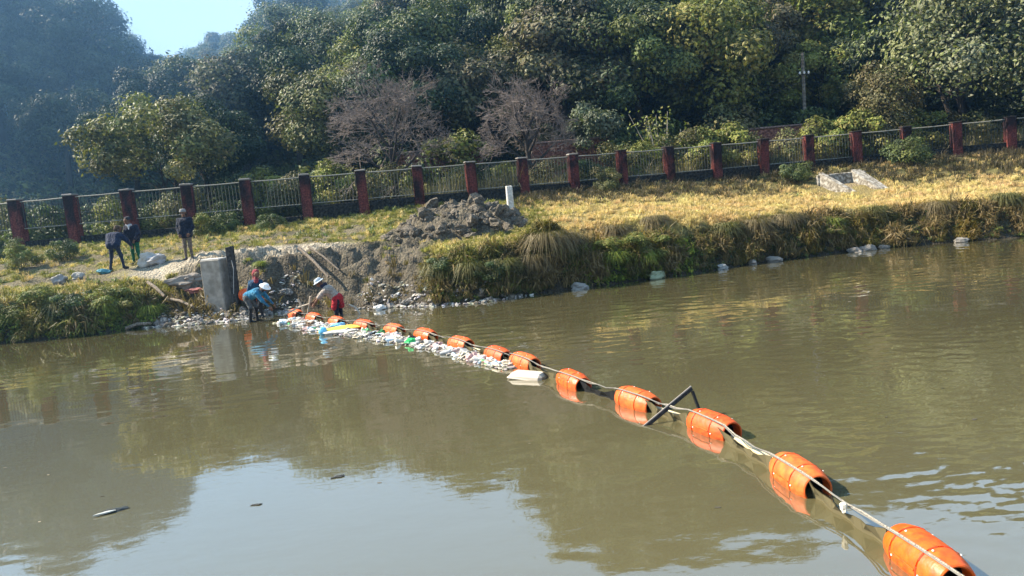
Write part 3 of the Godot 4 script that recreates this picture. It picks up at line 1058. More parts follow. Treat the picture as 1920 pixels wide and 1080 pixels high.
	for k in 11:
		var e := Vector3(rng.randfn() * 0.75, rng.randf_range(2.0, 3.6), rng.randfn() * 0.5)
		stems.tube([Vector3(rng.randfn() * 0.15, -0.1, rng.randfn() * 0.1), e * 0.5 + Vector3(rng.randfn() * 0.1, 0, 0), e], [0.035, 0.025, 0.012], 5)
		for t in 26:
			var pp := e * rng.randf_range(0.55, 1.05) + Vector3(rng.randfn(), rng.randfn(), rng.randfn()) * 0.2
			leaf(lv, pp, Vector3(rng.randfn(), 0.7 + rng.randfn(), rng.randfn()).normalized(), 0.2, 0.13, ye[rng.randi() % 3] * 1.15)
	part("stems", stems.mesh(), mat(0.3, 0.27, 0.22, 0.9), yo)
	part("leaves", lv.mesh(), leaf_mat, yo)

	# shrubs behind, on and before the fence: x, z, size, kind
	var sh := [[-20.6, -34, 1.0, 0], [-17.0, -33.2, 0.8, 2], [-15.9, -33.6, 0.75, 0], [-13.9, -33.4, 0.8, 1], [-12.0, -33.6, 0.7, 0], [-11.9, -38, 1.2, 2], [-9.6, -36, 0.95, 1], [-9.2, -40, 1.4, 0], [-8.3, -38.5, 1.2, 2], [-6.6, -39.5, 1.1, 0], [-5.4, -36.5, 0.9, 1], [-4.6, -38.5, 0.85, 2], [-4.0, -41, 1.9, 0], [-2.3, -39.3, 1.5, 2], [-0.9, -39.8, 1.1, 0], [-2.4, -36.2, 0.75, 1], [0.2, -36.6, 0.7, 2],
		[2.6, -37.0, 0.75, 1], [4.0, -37.2, 0.85, 0], [5.6, -38.2, 0.95, 1], [6.9, -38.0, 0.9, 2], [9.4, -38.8, 1.05, 1], [10.4, -38.0, 1.1, 2], [11.9, -38.6, 1.15, 2], [13.0, -38.4, 0.9, 1], [15.4, -39.2, 1.0, 1], [16.6, -38.8, 1.15, 2], [18.2, -38.9, 1.2, 2], [19.6, -38.6, 0.9, 1], [21.7, -39.2, 1.1, 2], [23.3, -38.8, 1.0, 1], [19.3, -36.2, 0.75, 0], [-19.6, -29.6, 0.5, 0], [-16.6, -28.4, 0.42, 0], [-17.8, -27.6, 0.45, 2], [-11.6, -31.2, 0.5, 0], [-12.3, -30.6, 0.45, 2], [-9.6, -31.0, 0.4, 0], [4.6, -34.4, 0.5, 1], [13.6, -35.2, 0.55, 0], [-26.5, -36, 1.3, 0], [-23.6, -35, 1.0, 1], [-13.9, -41, 1.4, 0], [7.2, -42.2, 1.9, 0], [12.4, -43.0, 1.7, 1], [17.0, -43.5, 1.8, 0], [2.8, -42.5, 1.8, 1], [21.5, -43.0, 1.8, 0]]
	for k in sh.size():
		var q = sh[k]
		var pr = bushes[q[3]]
		var where := "behind the fence" if q[1] < -33.1 - maxf(0.0, q[0] + 6.0) * 0.15 else "in front of the fence"
		var lab := unique("%s %s, %s" % [pr.look, where, beside_pillar(q[0], q[1]).replace("above", "near")], ["set further back", "at the hill foot"])
		tree(pr, Vector3(q[0], ground(q[0], q[1]) - 0.1, q[1]), q[2], k * 1.7, lab, "shrubs along the fence")

	# rounded green clumps low on the bank
	for q in [[3.1, -23.55, 0.42, 2, "rounded bright green clump at the left end of the low ledge"], [3.9, -23.75, 0.5, 2, "largest rounded bright green clump on the low ledge by the water"], [4.75, -24.05, 0.46, 2, "rounded bright green clump at the right end of the low ledge"], [11.3, -26.35, 0.42, 2, "rounded green clump at the waterline straight below the drain"], [-12.4, -23.25, 0.5, 2, "leafy green clump at the right end of the left bank face"], [-13.5, -23.05, 0.55, 0, "darker leafy clump in the middle of the left bank face"], [-14.6, -23.0, 0.55, 2, "bright leafy clump on the left bank face near the frame edge"], [-15.7, -22.95, 0.5, 0, "dark leafy clump at the left edge of the left bank face"], [-1.9, -22.45, 0.45, 0, "dark green clump at the foot of the bank below the rubble heap"], [-0.6, -22.2, 0.45, 0, "dark green clump left of the tallest tussock near the water"]]:
		tree(bushes[q[3]], Vector3(q[0], ground(q[0], q[1]) - 0.22, q[1]), q[2], q[0], q[4], "green clumps on the bank face", 0.75)
	rng.seed = 86
	var brush := []
	for k in 420:
		var x3 := rng.randf_range(-4.0, 28.0)
		if x3 < 11.0 and rng.randf() < 0.6: continue
		var z3 := lut(POSTS, x3) - rng.randf_range(0.4, 3.0)
		var t := rng.randf_range(0.7, 1.25)
		brush.append([spot(x3, z3, rng.randf_range(0.8, 1.5), 0.4, 0.05), Color(t, t, t)])
	scatter("dry_brush", blade_clump(85, 46, 1.0, 0.7, 0.5, 0.010, Color(0.32, 0.26, 0.15), Color(0.18, 0.16, 0.08)), leaf_mat, brush, "pale dry brush growing just behind the fence", "brush")
	# undergrowth that closes the wood floor
	rng.seed = 88
	var under := []
	for k in 2600:
		var z2 := rng.randf_range(-41.0, -72.0)
		var x2 := z2 * rng.randf_range(-0.75, 0.75)
		var t := rng.randf_range(0.6, 1.2)
		under.append([spot(x2, z2, rng.randf_range(0.8, 1.7), 0.3, 0.1), Color(t, t, t)])
	rng.seed = 890
	scatter("undergrowth", crown(89, Vector3(0.8, 0.6, 0.8), 7, 110, 0.26, md + ol, 0.5, 0.3, 0.1), leaf_mat, under, "dense green undergrowth below the trees on the hill", "undergrowth")

# ---------------------------------------------------------------- the near face of the bank
func build_bank() -> void:
	var gm := leafmat()
	rng.seed = 901
	var dry := []
	var lush := []
	var weeds := []
	for k in 42000:
		var x := rng.randf_range(-20.0, 26.0)
		var d := rng.randf_range(0.05, 11.5)
		if rng.randf() < 0.5: d = rng.randf_range(0.05, 2.4)
		var z := shore(x) - d
		if x > 13.9 and x < 16.7 and z > -35.4 and z < -31.6: continue
		var s := soil(x, z)
		if s > 0.3 and rng.randf() < s * 0.97: continue
		if absf(z + 25.75) < 0.75 and x > -13.6 and x < -5.0: continue
		if x < -5.0 and d > 2.0 and d < 6.5 and noise.get_noise_2d(x * 16.0 + 20.0, z * 16.0) > -0.12 and rng.randf() < 0.8: continue
		var pn := noise.get_noise_2d(x * 9.0, z * 9.0)
		var t := rng.randf_range(0.7, 1.25)
		var big := clampf(1.0 + 1.9 * noise.get_noise_2d(x * 20.0 + 300.0, z * 20.0), 0.35, 1.9)
		if big < 0.55 and rng.randf() < 0.5: continue
		var face := d < lut(PROF, x, 3) + 0.25
		if face:
			var gy := x < -11.0 or (x > -3.0 and x < 6.0 and d < 1.0)
			if rng.randf() < ((0.85 if x < -11.0 else 0.6) if gy else 0.22) + 1.4 * pn:
				lush.append([spot(x, z, rng.randf_range(0.6, 1.2) * big, 0.8, 0.04), Color(t * (0.72 + 0.6 * maxf(pn, 0)), t * 0.68, t * 0.55) * (1.5 if x < -11.0 else 1.0)])
			else:
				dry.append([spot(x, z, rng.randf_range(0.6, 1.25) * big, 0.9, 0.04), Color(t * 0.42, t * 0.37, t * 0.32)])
		elif x > 1.5 or rng.randf() < 0.28:
			if d > 8.0 and rng.randf() < 0.7: continue
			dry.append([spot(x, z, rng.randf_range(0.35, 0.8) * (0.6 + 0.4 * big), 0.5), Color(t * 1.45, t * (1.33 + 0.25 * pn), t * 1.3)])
		elif rng.randf() < 0.6:
			lush.append([spot(x, z, rng.randf_range(0.45, 0.9), 0.4), Color(t * 1.5, t * 1.35, t * 1.1)])
		if d > 2.0 and rng.randf() < 0.06 and pn > -0.1 and (x < -2.0 or d > 6.5):
			weeds.append([spot(x, z, rng.randf_range(0.5, 1.1), 0.3), Color(t, t, t)])
		if face and x < -11.2 and rng.randf() < 0.6: weeds.append([spot(x, z, rng.randf_range(0.5, 0.95), 0.5), Color(t * 1.55, t * 1.45, t * 0.65)])
		if face and x > -3.0 and rng.randf() < (0.6 if x > 2.0 and x < 6.5 and d < 1.1 else 0.3 * big): weeds.append([spot(x, z, rng.randf_range(0.45, 0.8), 0.5), Color(t * (1.75 if x > 2.0 and x < 6.0 else 0.75), t * (1.6 if x > 2.0 and x < 6.0 else 0.68), t * 0.55)])
	var dm := blade_clump(902, 22, 0.30, 0.24, 0.8, 0.010, Color(0.50, 0.405, 0.195), Color(0.36, 0.285, 0.125))
	var lm := blade_clump(903, 30, 0.24, 0.26, 1.2, 0.010, Color(0.10, 0.115, 0.025), Color(0.20, 0.19, 0.05))
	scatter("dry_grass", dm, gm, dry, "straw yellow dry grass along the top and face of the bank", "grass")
	scatter("green_grass", lm, gm, lush, "lush green grass hanging over the bank", "grass")
	rng.seed = 905
	scatter("weeds", crown(904, Vector3(0.28, 0.26, 0.28), 6, 60, 0.10, [Color(0.10, 0.13, 0.03), Color(0.14, 0.15, 0.035), Color(0.07, 0.10, 0.03)], 0.5, 0.3, 0.2), leaf_mat, weeds, "low leafy weeds on the bank", "weeds")

	var dead := []
	for k in 1500:
		var x := rng.randf_range(0.5, 26.0)
		var d := rng.randf_range(6.2, 11.8)
		var z := shore(x) - d
		if x > 13.6 and x < 17.0 and z > -35.2: continue
		if rng.randf() < 0.35 and noise.get_noise_2d(x * 10.0, z * 10.0) < 0.0: continue
		var t := rng.randf_range(0.6, 1.2)
		dead.append([spot(x, z, rng.randf_range(0.4, 0.85) * clampf((d - 4.5) / 4.0, 0.5, 1.0), 0.5), Color(t, t, t)])
	scatter("dead_plants", blade_clump(906, 26, 0.6, 0.6, 0.9, 0.013, Color(0.10, 0.075, 0.04), Color(0.05, 0.05, 0.025)), gm, dead, "dark dead weeds and stalks along the foot of the fence", "dead plants")
	# big tussocks: x, z, size, tone, label
	var brown := blade_clump(911, 900, 0.45, 0.8, 2.2, 0.008, Color(0.12, 0.092, 0.045), Color(0.24, 0.185, 0.09))
	var olive := blade_clump(912, 700, 0.5, 0.7, 1.7, 0.010, Color(0.085, 0.09, 0.028), Color(0.19, 0.16, 0.06))
	var bright := blade_clump(913, 700, 0.42, 0.65, 1.6, 0.010, Color(0.15, 0.19, 0.025), Color(0.26, 0.27, 0.05))
	for q in [[1.2, -23.1, 1.25, brown, "tallest brown grass tussock overhanging the middle of the bank"], [0.7, -22.9, 1.0, brown, "brown tussock drooping at the left foot of the tallest tussock"], [1.75, -23.3, 1.05, brown, "brown tussock on the right shoulder of the tallest tussock"], [-1.2, -22.2, 1.0, olive, "olive tussock on the bank face below the rubble heap"], [-2.1, -22.5, 0.95, olive, "olive tussock beside the dug mud left of the rubble heap"], [-0.2, -22.4, 1.05, olive, "olive tussock between the rubble heap and the tallest tussock"],
		[3.3, -23.5, 1.0, bright, "bright green tussock on the low ledge by the water"], [4.3, -23.8, 1.05, bright, "bright green tussock at the right of the low ledge"], [5.3, -24.4, 0.8, bright, "low bright green tussock where the ledge ends"], [3.6, -25.1, 0.95, brown, "brown tussock hanging from the upper ledge"], [5.0, -25.4, 0.9, brown, "brown tussock at the right end of the upper ledge"], [7.4, -25.6, 1.1, olive, "olive tussock on the steep bank right of the ledge"], [8.6, -26.0, 1.1, brown, "brown drooping tussock on the steep bank before the drain"], [9.8, -26.4, 1.0, brown, "brown tussock right of the drooping tussock on the steep bank"], [11.4, -26.6, 1.05, bright, "green tussock at the waterline below the drain"], [13.2, -27.0, 1.0, olive, "olive tussock on the bank right of the drain"], [15.4, -26.9, 1.0, brown, "brown tussock near the right end of the bank"], [17.6, -26.5, 1.05, olive, "olive tussock at the right edge of the bank"],
		[-11.5, -23.7, 0.95, bright, "bright green tussock at the right end of the left bank"], [-12.6, -23.2, 1.1, bright, "bright green tussock on the face of the left bank"], [-13.9, -23.1, 1.1, olive, "olive tussock on the face of the left bank"], [-15.2, -23.0, 1.1, bright, "bright tussock at the left edge of the left bank"], [-8.1, -24.6, 0.5, bright, "small green tuft beside the concrete post"]]:
		var o := part("grass_tussock", q[3], gm)
		o.position = Vector3(q[0], ground(q[0], q[1]) - 0.08, q[1])
		o.rotation.y = q[0] * 3.1
		o.scale = Vector3.ONE * q[2]
		tag(o, q[4], "grass tussock", "tussocks on the bank")

	# clods and stones of the rubble heap
	var stone := []
	for k in 7: stone.append(lump(0.2, 920 + k, Vector3(1.15, 0.7, 0.95), 0.42, 6))
	var sm := mat(0.215, 0.18, 0.135, 0.95)
	tri(sm, grain(51, 0.03, Color(0.55, 0.55, 0.55), Color(1, 1, 1), 256), 1.6, grain(52, 0.04, Color.BLACK, Color.WHITE, 256), 3.0)
	rng.seed = 930
	for k in 150:
		var a := rng.randf() * TAU
		var q := sqrt(rng.randf())
		var x := -1.75 + cos(a) * 2.55 * q
		var z := -26.55 + sin(a) * 1.8 * q
		var big := rng.randf()
		var s := rng.randf_range(0.4, 0.95) if big < 0.8 else rng.randf_range(1.06, 1.5)
		var o := part("mud_clod", stone[k % 7], sm)
		o.position = Vector3(x, ground(x, z) + 0.03 * s, z)
		o.rotation = Vector3(rng.randfn() * 0.5, rng.randf() * TAU, rng.randfn() * 0.5)
		o.scale = Vector3.ONE * s
		tag(o, "large grey brown clod of dried mud on the rubble heap" if s > 1.05 else "small grey brown clod of dried mud on the rubble heap", "clod", "large clods of the rubble heap" if s > 1.05 else "small clods of the rubble heap")
	# stones along the water's edge
	var pale := mat(0.34, 0.31, 0.27, 0.9)
	tri(pale, grain(53, 0.03, Color(0.5, 0.5, 0.5), Color(1, 1, 1), 256), 2.0)
	for k in 120:
		var left := k < 62
		var x := rng.randf_range(-11.3, -7.0) if left else rng.randf_range(-4.6, 0.5)
		var z := shore(x) + rng.randf_range(-0.55, 0.25) if left else shore(x) + rng.randf_range(-0.3, 0.3)
		var s := rng.randf_range(0.25, 0.7)
		var o := part("shore_stone", stone[k % 7], pale if k % 3 else sm)
		o.position = Vector3(x, maxf(ground(x, z), 0.0) + 0.01, z)
		o.rotation = Vector3(rng.randfn() * 0.4, rng.randf() * TAU, 0)
		o.scale = Vector3.ONE * s
		tag(o, "stone at the water's edge below the concrete block" if left else "stone at the water's edge below the dug mud", "stone", "stones below the concrete block" if left else "stones below the dug mud")

	# concrete block with a taller dark post at its right edge
	var cm := mat(0.29, 0.265, 0.225, 0.9)
	tri(cm, grain(61, 0.008, Color(0.78, 0.77, 0.75), Color(1, 1, 1), 512), 0.7, grain(62, 0.05, Color.BLACK, Color.WHITE, 256), 0.12)
	var dkm := mat(0.075, 0.068, 0.06, 0.95)
	tri(dkm, grain(63, 0.03, Color(0.5, 0.5, 0.5), Color(1, 1, 1), 256), 1.0)
	var blk := root("concrete_block", Vector3(-9.25, 0.2, -23.75), -0.22)
	tag(blk, "upright grey concrete anchor block at the water's edge left of the workers", "concrete block")
	part("block", bevel_box(Vector3(0.70, 1.66, 0.60), 0.025, 0.012, 5), cm, blk)
	var cp := part("mortar_cap", bevel_box(Vector3(0.62, 0.035, 0.52), 0.012, 0.012, 6), mat(0.5, 0.47, 0.42, 0.9), blk)
	cp.position = Vector3(-0.02, 1.663, 0)
	var pst := root("post", Vector3(-8.68, 0.15, -23.6), -0.1)
	tag(pst, "dark weathered post standing against the right side of the concrete block", "post")
	part("shaft", bevel_box(Vector3(0.19, 2.08, 0.24), 0.02, 0.02, 7), dkm, pst)
	var co := Raw.new()
	co.tube([Vector3(0.0, 1.95, 0.05), Vector3(0.12, 1.4, 0.16), Vector3(0.02, 0.6, 0.17)], [0.012, 0.012, 0.012], 5)
	part("tie_rope", co.mesh(), mat(0.35, 0.33, 0.3, 0.9), pst)

	# white marker post on the heap
	var mk := root("marker_post", Vector3(0.24, 2.35, -29.0), 0.3)
	tag(mk, "short white marker post standing behind the rubble heap", "marker post")
	part("post", bevel_box(Vector3(0.24, 1.05, 0.2), 0.02, 0.01, 8), tri(mat(0.66, 0.63, 0.58, 0.85), grain(64, 0.03, Color(0.75, 0.74, 0.72), Color(1, 1, 1), 256), 1.5), mk)

	# drain outlet: two sloping wing walls and a stained channel floor
	var dr := root("drain_outlet", Vector3(15.1, 1.75, -33.2))
	tag(dr, "pale concrete drain outlet with two sloping wing walls below the fence", "drain")
	var wing := func(x0: float, x1: float, wdt: float) -> ArrayMesh:
		var st := SurfaceTool.new()
		st.begin(Mesh.PRIMITIVE_TRIANGLES)
		st.set_smooth_group(-1)
		var q := []
		for e in [[x0, 1.05, -1.2], [x1, 0.10, 0.55]]:
			q.append_array([Vector3(e[0], -0.4, e[2]), Vector3(e[0] + wdt, -0.4, e[2]), Vector3(e[0] + wdt, e[1], e[2]), Vector3(e[0], e[1], e[2])])
		for fc in [[0, 1, 2, 3], [7, 6, 5, 4], [3, 2, 6, 7], [1, 5, 6, 2], [4, 0, 3, 7], [0, 4, 5, 1]]:
			for k in [0, 1, 2, 0, 2, 3]: st.add_vertex(q[fc[k]])
		st.generate_normals()
		return st.commit()
	var wm := tri(mat(0.40, 0.375, 0.33, 0.9), grain(65, 0.015, Color(0.5, 0.47, 0.42), Color(1, 1, 1), 256), 1.2)
	part("wing_wall", wing.call(-0.75, -0.05, 0.2), wm, dr)
	part("wing_wall", wing.call(0.72, 1.15, 0.42), wm, dr)
	var fl := part("channel_floor", bevel_box(Vector3(1.0, 0.12, 2.0), 0.02, 0.02, 9), tri(mat(0.42, 0.32, 0.17, 0.9), grain(66, 0.05, Color(0.4, 0.4, 0.4), Color(1, 1, 1), 256), 1.0), dr)
	fl.position = Vector3(0.45, 0.05, -0.1)
	fl.rotation.x = 0.28
	var hw := part("head_wall", bevel_box(Vector3(2.2, 0.85, 0.22), 0.02, 0.02, 12), wm, dr)
	hw.position = Vector3(0.3, 0.1, -1.25)

	# red earth-coloured garden wall behind the fence, in three runs
	var rw := mat(0.30, 0.14, 0.10, 0.95)
	tri(rw, grain(71, 0.02, Color(0.55, 0.5, 0.5), Color(1, 1, 1), 512), 0.6, grain(72, 0.05, Color.BLACK, Color.WHITE, 256), 2.0)
	for q in [[-3.2, -40.2, 4.6, 5.8, "faded red garden wall left of the right bare tree"], [3.7, -40.6, 4.4, 5.68, "faded red garden wall right of the right bare tree"], [14.6, -41.0, 5.0, 5.4, "faded red garden wall behind the power pole"]]:
		var o := root("garden_wall", Vector3(q[0], 3.0, q[1]), 0.12)
		tag(o, q[4], "wall", "red garden wall")
		part("wall", bevel_box(Vector3(q[2], q[3] - 3.0, 0.25), 0.02, 0.02, 10), rw, o)
		var cpg := part("coping", bevel_box(Vector3(q[2] + 0.08, 0.09, 0.36), 0.02, 0.01, 11), tri(mat(0.36, 0.24, 0.2, 0.95), grain(73, 0.03, Color(0.6, 0.6, 0.6), Color(1, 1, 1), 256), 1.0), o)
		cpg.position = Vector3(0, q[3] - 2.997, 0)

	# power pole with two drooping wires
	var pp := root("power_pole", Vector3(16.9, 2.9, -42.0))
	tag(pp, "slim pale power pole behind the fence right of centre", "pole")
	var sh := Raw.new()
	sh.tube([Vector3(0, 0, 0), Vector3(0.02, 3.4, 0), Vector3(0.05, 6.45, 0)], [0.12, 0.10, 0.085], 8)
	part("shaft", sh.mesh(), tri(mat(0.25, 0.215, 0.17, 0.95), grain(74, 0.03, Color(0.6, 0.6, 0.6), Color(1, 1, 1), 256), 1.0), pp)
	var arm := part("cross_arm", bevel_box(Vector3(0.6, 0.06, 0.07), 0.01), iron_dark(), pp)
	arm.position = Vector3(0.04, 5.25, 0.14)
	for k in 3:
		var ins := part("insulator", lump(0.06, 75, Vector3(1, 1.5, 1), 0.02, 6), mat(0.6, 0.57, 0.52, 0.4), pp)
		ins.position = Vector3(0.04 + (k - 1) * 0.24, 5.35, 0.14)
	for k in 2:
		var w := Raw.new()
		var pts := []
		var rad := []
		for t in 13:
			var u := t / 12.0
			pts.append(Vector3(lerpf(16.7, 2.0, u), lerpf(8.2 - 0.4 * k, 6.9 - 0.3 * k, u) - 1.0 * 4.0 * u * (1.0 - u), lerpf(-41.85, -47.0, u)))
			rad.append(0.014)
		w.tube(pts, rad, 4)
		var o := part("power_wire", w.mesh(), iron_dark())
		tag(o, "upper of the two wires drooping left from the power pole" if k == 0 else "lower of the two wires drooping left from the power pole", "wire")

var _iron: StandardMaterial3D
func iron_dark() -> StandardMaterial3D:
	if _iron == null: _iron = mat(0.05, 0.045, 0.04, 0.7)
	return _iron

# ---------------------------------------------------------------- the floating barrier
# axis of each float at the water: x, z
const FLOATS := [[2.70, -4.95], [2.46, -6.62], [2.13, -8.28], [1.50, -9.60], [0.78, -10.95], [0.10, -12.6], [-0.36, -13.4], [-1.12, -14.85], [-1.98, -16.3], [-2.84, -17.45], [-3.77, -18.65], [-4.7, -19.75], [-5.62, -21.0], [-6.5, -22.3]]
const NTH := ["nearest", "second nearest", "third nearest", "fourth nearest", "fifth nearest", "sixth nearest", "seventh nearest", "eighth", "ninth", "tenth", "eleventh", "twelfth", "thirteenth", "last"]

var float_grain: Texture2D
var orange_mats := {}
func orange_mat(k: int) -> StandardMaterial3D:
	# new, faded and dirty plastic
	if float_grain == null:
		float_grain = grain(81, 0.012, Color(0.80, 0.73, 0.66), Color(1, 1, 1), 512, 6)
	if not orange_mats.has(k):
		var c: Color = [Color(0.78, 0.112, 0.004), Color(0.74, 0.125, 0.012), Color(0.66, 0.095, 0.005), Color(0.76, 0.135, 0.016)][k]
		var m := mat(c.r, c.g, c.b, 0.46 + 0.05 * k, 0.45)
		tri(m, float_grain, 1.3, grain(82, 0.03, Color.BLACK, Color.WHITE, 256), 0.3, false)
		m.uv1_offset = Vector3(0.37, 0.71, 0.13) * k
		orange_mats[k] = m
	return orange_mats[k]

func make_float() -> Node3D:
	var o := root("barrier_float", V0)
	var orange := orange_mat(0)
	var R := 0.245
	part("shell", lathe([Vector2(0.165, -0.40), Vector2(0.185, -0.405), Vector2(0.20, -0.395), Vector2(0.222, -0.33), Vector2(R - 0.004, -0.265), Vector2(R, -0.25), Vector2(R, -0.235), Vector2(R - 0.014, -0.232), Vector2(R - 0.014, -0.214), Vector2(R, -0.211), Vector2(R + 0.004, 0.0), Vector2(R, 0.155), Vector2(R - 0.014, 0.158), Vector2(R - 0.014, 0.176), Vector2(R, 0.179), Vector2(R - 0.004, 0.2), Vector2(0.222, 0.30), Vector2(0.192, 0.395), Vector2(0.18, 0.405), Vector2(0.165, 0.40), Vector2(0.158, 0.30), Vector2(0.158, -0.30)], 36, true), orange, o)
	part("inner_core", lathe([Vector2(0.155, 0.26), Vector2(0.155, -0.26), Vector2(0.0, -0.26)], 20), mat(0.012, 0.011, 0.010, 0.8), o)
	var seam := part("seam_ridge", bevel_box(Vector3(0.36, 0.012, 0.022), 0.004), orange, o)
	seam.position = Vector3(-0.03, 0.232 * 0.6, 0.245 * 0.79)
	seam.position = Vector3(-0.03, R * sin(0.35) - 0.004, R * cos(0.35))
	seam.rotation.x = PI / 2 - 0.35
	var slot_m := mat(0.55, 0.03, 0.008, 0.7)
	var bolt_m := mat(0.8, 0.72, 0.64, 0.35)
	var slot := bevel_box(Vector3(0.026, 0.014, 0.085), 0.004)
	var bolt := lump(0.011, 83, Vector3(1, 0.8, 1), 0.03, 6)
	for e in [[-0.223, 5], [0.167, 5]]:
		for k in e[1]:
			var a: float = -1.25 + 0.62 * k
			var s := part("slot", slot, slot_m, o)
			s.position = Vector3(e[0], (R - 0.012) * cos(a), (R - 0.012) * sin(a))
			s.rotation.x = a
			if k % 2 == 0:
				var b := part("bolt", bolt, bolt_m, o)
				b.position = Vector3(e[0] + 0.035, (R + 0.002) * cos(a + 0.12), (R + 0.002) * sin(a + 0.12))
				b.rotation.x = a
	return o

func build_boom() -> void:
	var proto := make_float()
	rng.seed = 1001
	for k in FLOATS.size():
		var o := proto if k == 0 else copy(proto, "barrier_float")
		var a := Vector3(FLOATS[maxi(k - 1, 0)][0], 0, FLOATS[maxi(k - 1, 0)][1])
		var b := Vector3(FLOATS[mini(k + 1, 13)][0], 0, FLOATS[mini(k + 1, 13)][1])
		var dir := (a - b).normalized()         # +x end faces the near bank
		var roll := Basis(Vector3.RIGHT, rng.randfn() * 0.25)
		var face := Basis(Vector3.UP, atan2(-dir.z, dir.x) - 0.03 + rng.randfn() * 0.05)
		o.transform = Transform3D(face * Basis(Vector3.BACK, rng.randfn() * 0.02) * roll, Vector3(FLOATS[k][0], 0.055, FLOATS[k][1]))
		o.scale = Vector3(0.82, 0.70, 0.70)
		o.get_node("shell").material_override = orange_mat((k * 7) % 4)
		tag(o, "orange plastic barrel float, %s along the floating barrier counted from the camera" % NTH[k] if k < 13 else "dull reddish barrel float at the far end of the barrier by the blue worker", "float", "floats of the barrier")
	var st := copy(proto, "barrier_float")
	st.transform = Transform3D(Basis(Vector3.UP, -0.25), Vector3(-8.15, 0.68, -23.45))
	st.scale = Vector3.ONE * 0.85
	tag(st, "orange barrel float lying ashore between the concrete post and the workers", "float", "floats of the barrier")

	# the pale rope and the dark cable that run over the floats
	for which in 2:
		var pts := []
		var rad := []
		for k in FLOATS.size():
			var c := Vector3(FLOATS[k][0], 0.055, FLOATS[k][1])
			var a := Vector3(FLOATS[maxi(k - 1, 0)][0], 0, FLOATS[maxi(k - 1, 0)][1])
			var b := Vector3(FLOATS[mini(k + 1, 13)][0], 0, FLOATS[mini(k + 1, 13)][1])
			var d := (b - a).normalized()
			var side := Vector3(d.z, 0, -d.x)    # towards the calm side
			var off := side * 0.10 + Vector3(0, 0.147 + 0.008 * which, 0) + side * 0.026 * which
			if k == 0: pts.append(c - d * 1.3 + off * 0.6)
			for t in [-0.36, -0.17, 0.15, 0.36]:
				pts.append(c + d * t + off * (0.98 if absf(t) < 0.3 else 0.9))
			if k < FLOATS.size() - 1:
				var n := Vector3(FLOATS[k + 1][0], 0.062, FLOATS[k + 1][1])
				for t in [0.38, 0.5, 0.62]:
					pts.append(c.lerp(n, t) + off * 0.66 + Vector3(0, 0.012 * sin(t * 20.0 + k * 3 + which * 2), 0))
		if true:
			# the prop frame lifts the rope between the fourth and the third float
			for q in pts.size():
				var p: Vector3 = pts[q]
				var h := Vector2(p.x - 2.03, p.z + 8.98).length()
				pts[q] = Vector3(p.x, maxf(p.y, 0.335 - 0.55 * h), p.z)
		for q in pts.size(): rad.append(0.009 if which == 0 else 0.006)
		var r := Raw.new()
		r.tube(pts, rad, 6)
		tag(part("barrier_rope" if which == 0 else "barrier_cable", r.mesh(), tri(mat(0.46, 0.41, 0.33, 0.9), grain(84, 0.08, Color(0.45, 0.45, 0.45), Color(1, 1, 1), 128), 6.0) if which == 0 else mat(0.16, 0.15, 0.13, 0.8)), "pale rope running over all the orange floats" if which == 0 else "thin dark cable lying beside the pale rope over the floats", "rope" if which == 0 else "cable")

	# dark skirts that hang from the rope between neighbouring floats
	var sk := mat(0.105, 0.088, 0.045, 0.85)
	var blackm := mat(0.012, 0.012, 0.012, 0.7)
	for k in 13:
		var a := Vector3(FLOATS[k][0], 0, FLOATS[k][1])
		var b := Vector3(FLOATS[k + 1][0], 0, FLOATS[k + 1][1])
		var d := (b - a).normalized()
		var gap := (b - a).length() - 0.66
		if gap < 0.1: continue
		var side := Vector3(d.z, 0, -d.x)
		var st2 := SurfaceTool.new()
		st2.begin(Mesh.PRIMITIVE_TRIANGLES)
		st2.set_smooth_group(-1)
		var n := 10
		var grid := []
		for q in n + 1:
			var u := q / float(n) - 0.5
			var top := 0.165 - 0.075 * cos(u * PI) + 0.02 * noise.get_noise_2d(q * 30.0, k * 50.0) + 0.008 * sin(q * 2.3)
			var w := 0.02 * sin(q * 1.7 + k)
			grid.append([Vector3(u * gap, top, 0.10 + w), Vector3(u * gap, 0.02, 0.06 - w), Vector3(u * gap, -0.22, 0.03)])
		for q in n:
			for s in 2:
				for t in [[0.0, 1], [-0.008, -1]]:
					var z := Vector3(0, 0, t[0])
					var f := [grid[q][s] + z, grid[q + 1][s] + z, grid[q + 1][s + 1] + z, grid[q][s + 1] + z]
					if t[1] < 0: f.reverse()
					for i in [0, 1, 2, 0, 2, 3]: st2.add_vertex(f[i])
		st2.generate_normals()
		var o := part("barrier_skirt", st2.commit(), blackm if k == 3 else sk)
		var dirx := -d
		o.transform = Transform3D(Basis(dirx, Vector3.UP, dirx.cross(Vector3.UP)), (a + b) / 2)
		tag(o, "dark tarpaulin skirt hanging between the %s and the %s float" % [NTH[k], NTH[k + 1]], "skirt", "skirts of the barrier")

	# pale bamboo poles that float between the floats
	for q in [[1, 2, "pale bamboo pole afloat between the second and third nearest floats"], [2, 3, "pale bamboo pole afloat under the prop frame"], [6, 7, "pale bamboo pole afloat between the seventh and eighth floats"]]:
		var a := Vector3(FLOATS[q[0]][0], 0.015, FLOATS[q[0]][1])
		var b := Vector3(FLOATS[q[1]][0], 0.015, FLOATS[q[1]][1])
		var d := (b - a).normalized()
		var r := Raw.new()
		var off := Vector3(d.z, 0, -d.x) * -0.07
		r.tube([a + d * 0.3 + off, a.lerp(b, 0.5) + off, b - d * 0.3 + off], [0.035, 0.033, 0.03], 8)
		tag(part("bamboo_pole", r.mesh(), mat(0.56, 0.45, 0.28, 0.7)), q[2], "pole")

	# prop frame of two beams leaning together
	var pf := root("prop_frame", Vector3(1.72, 0, -9.0))
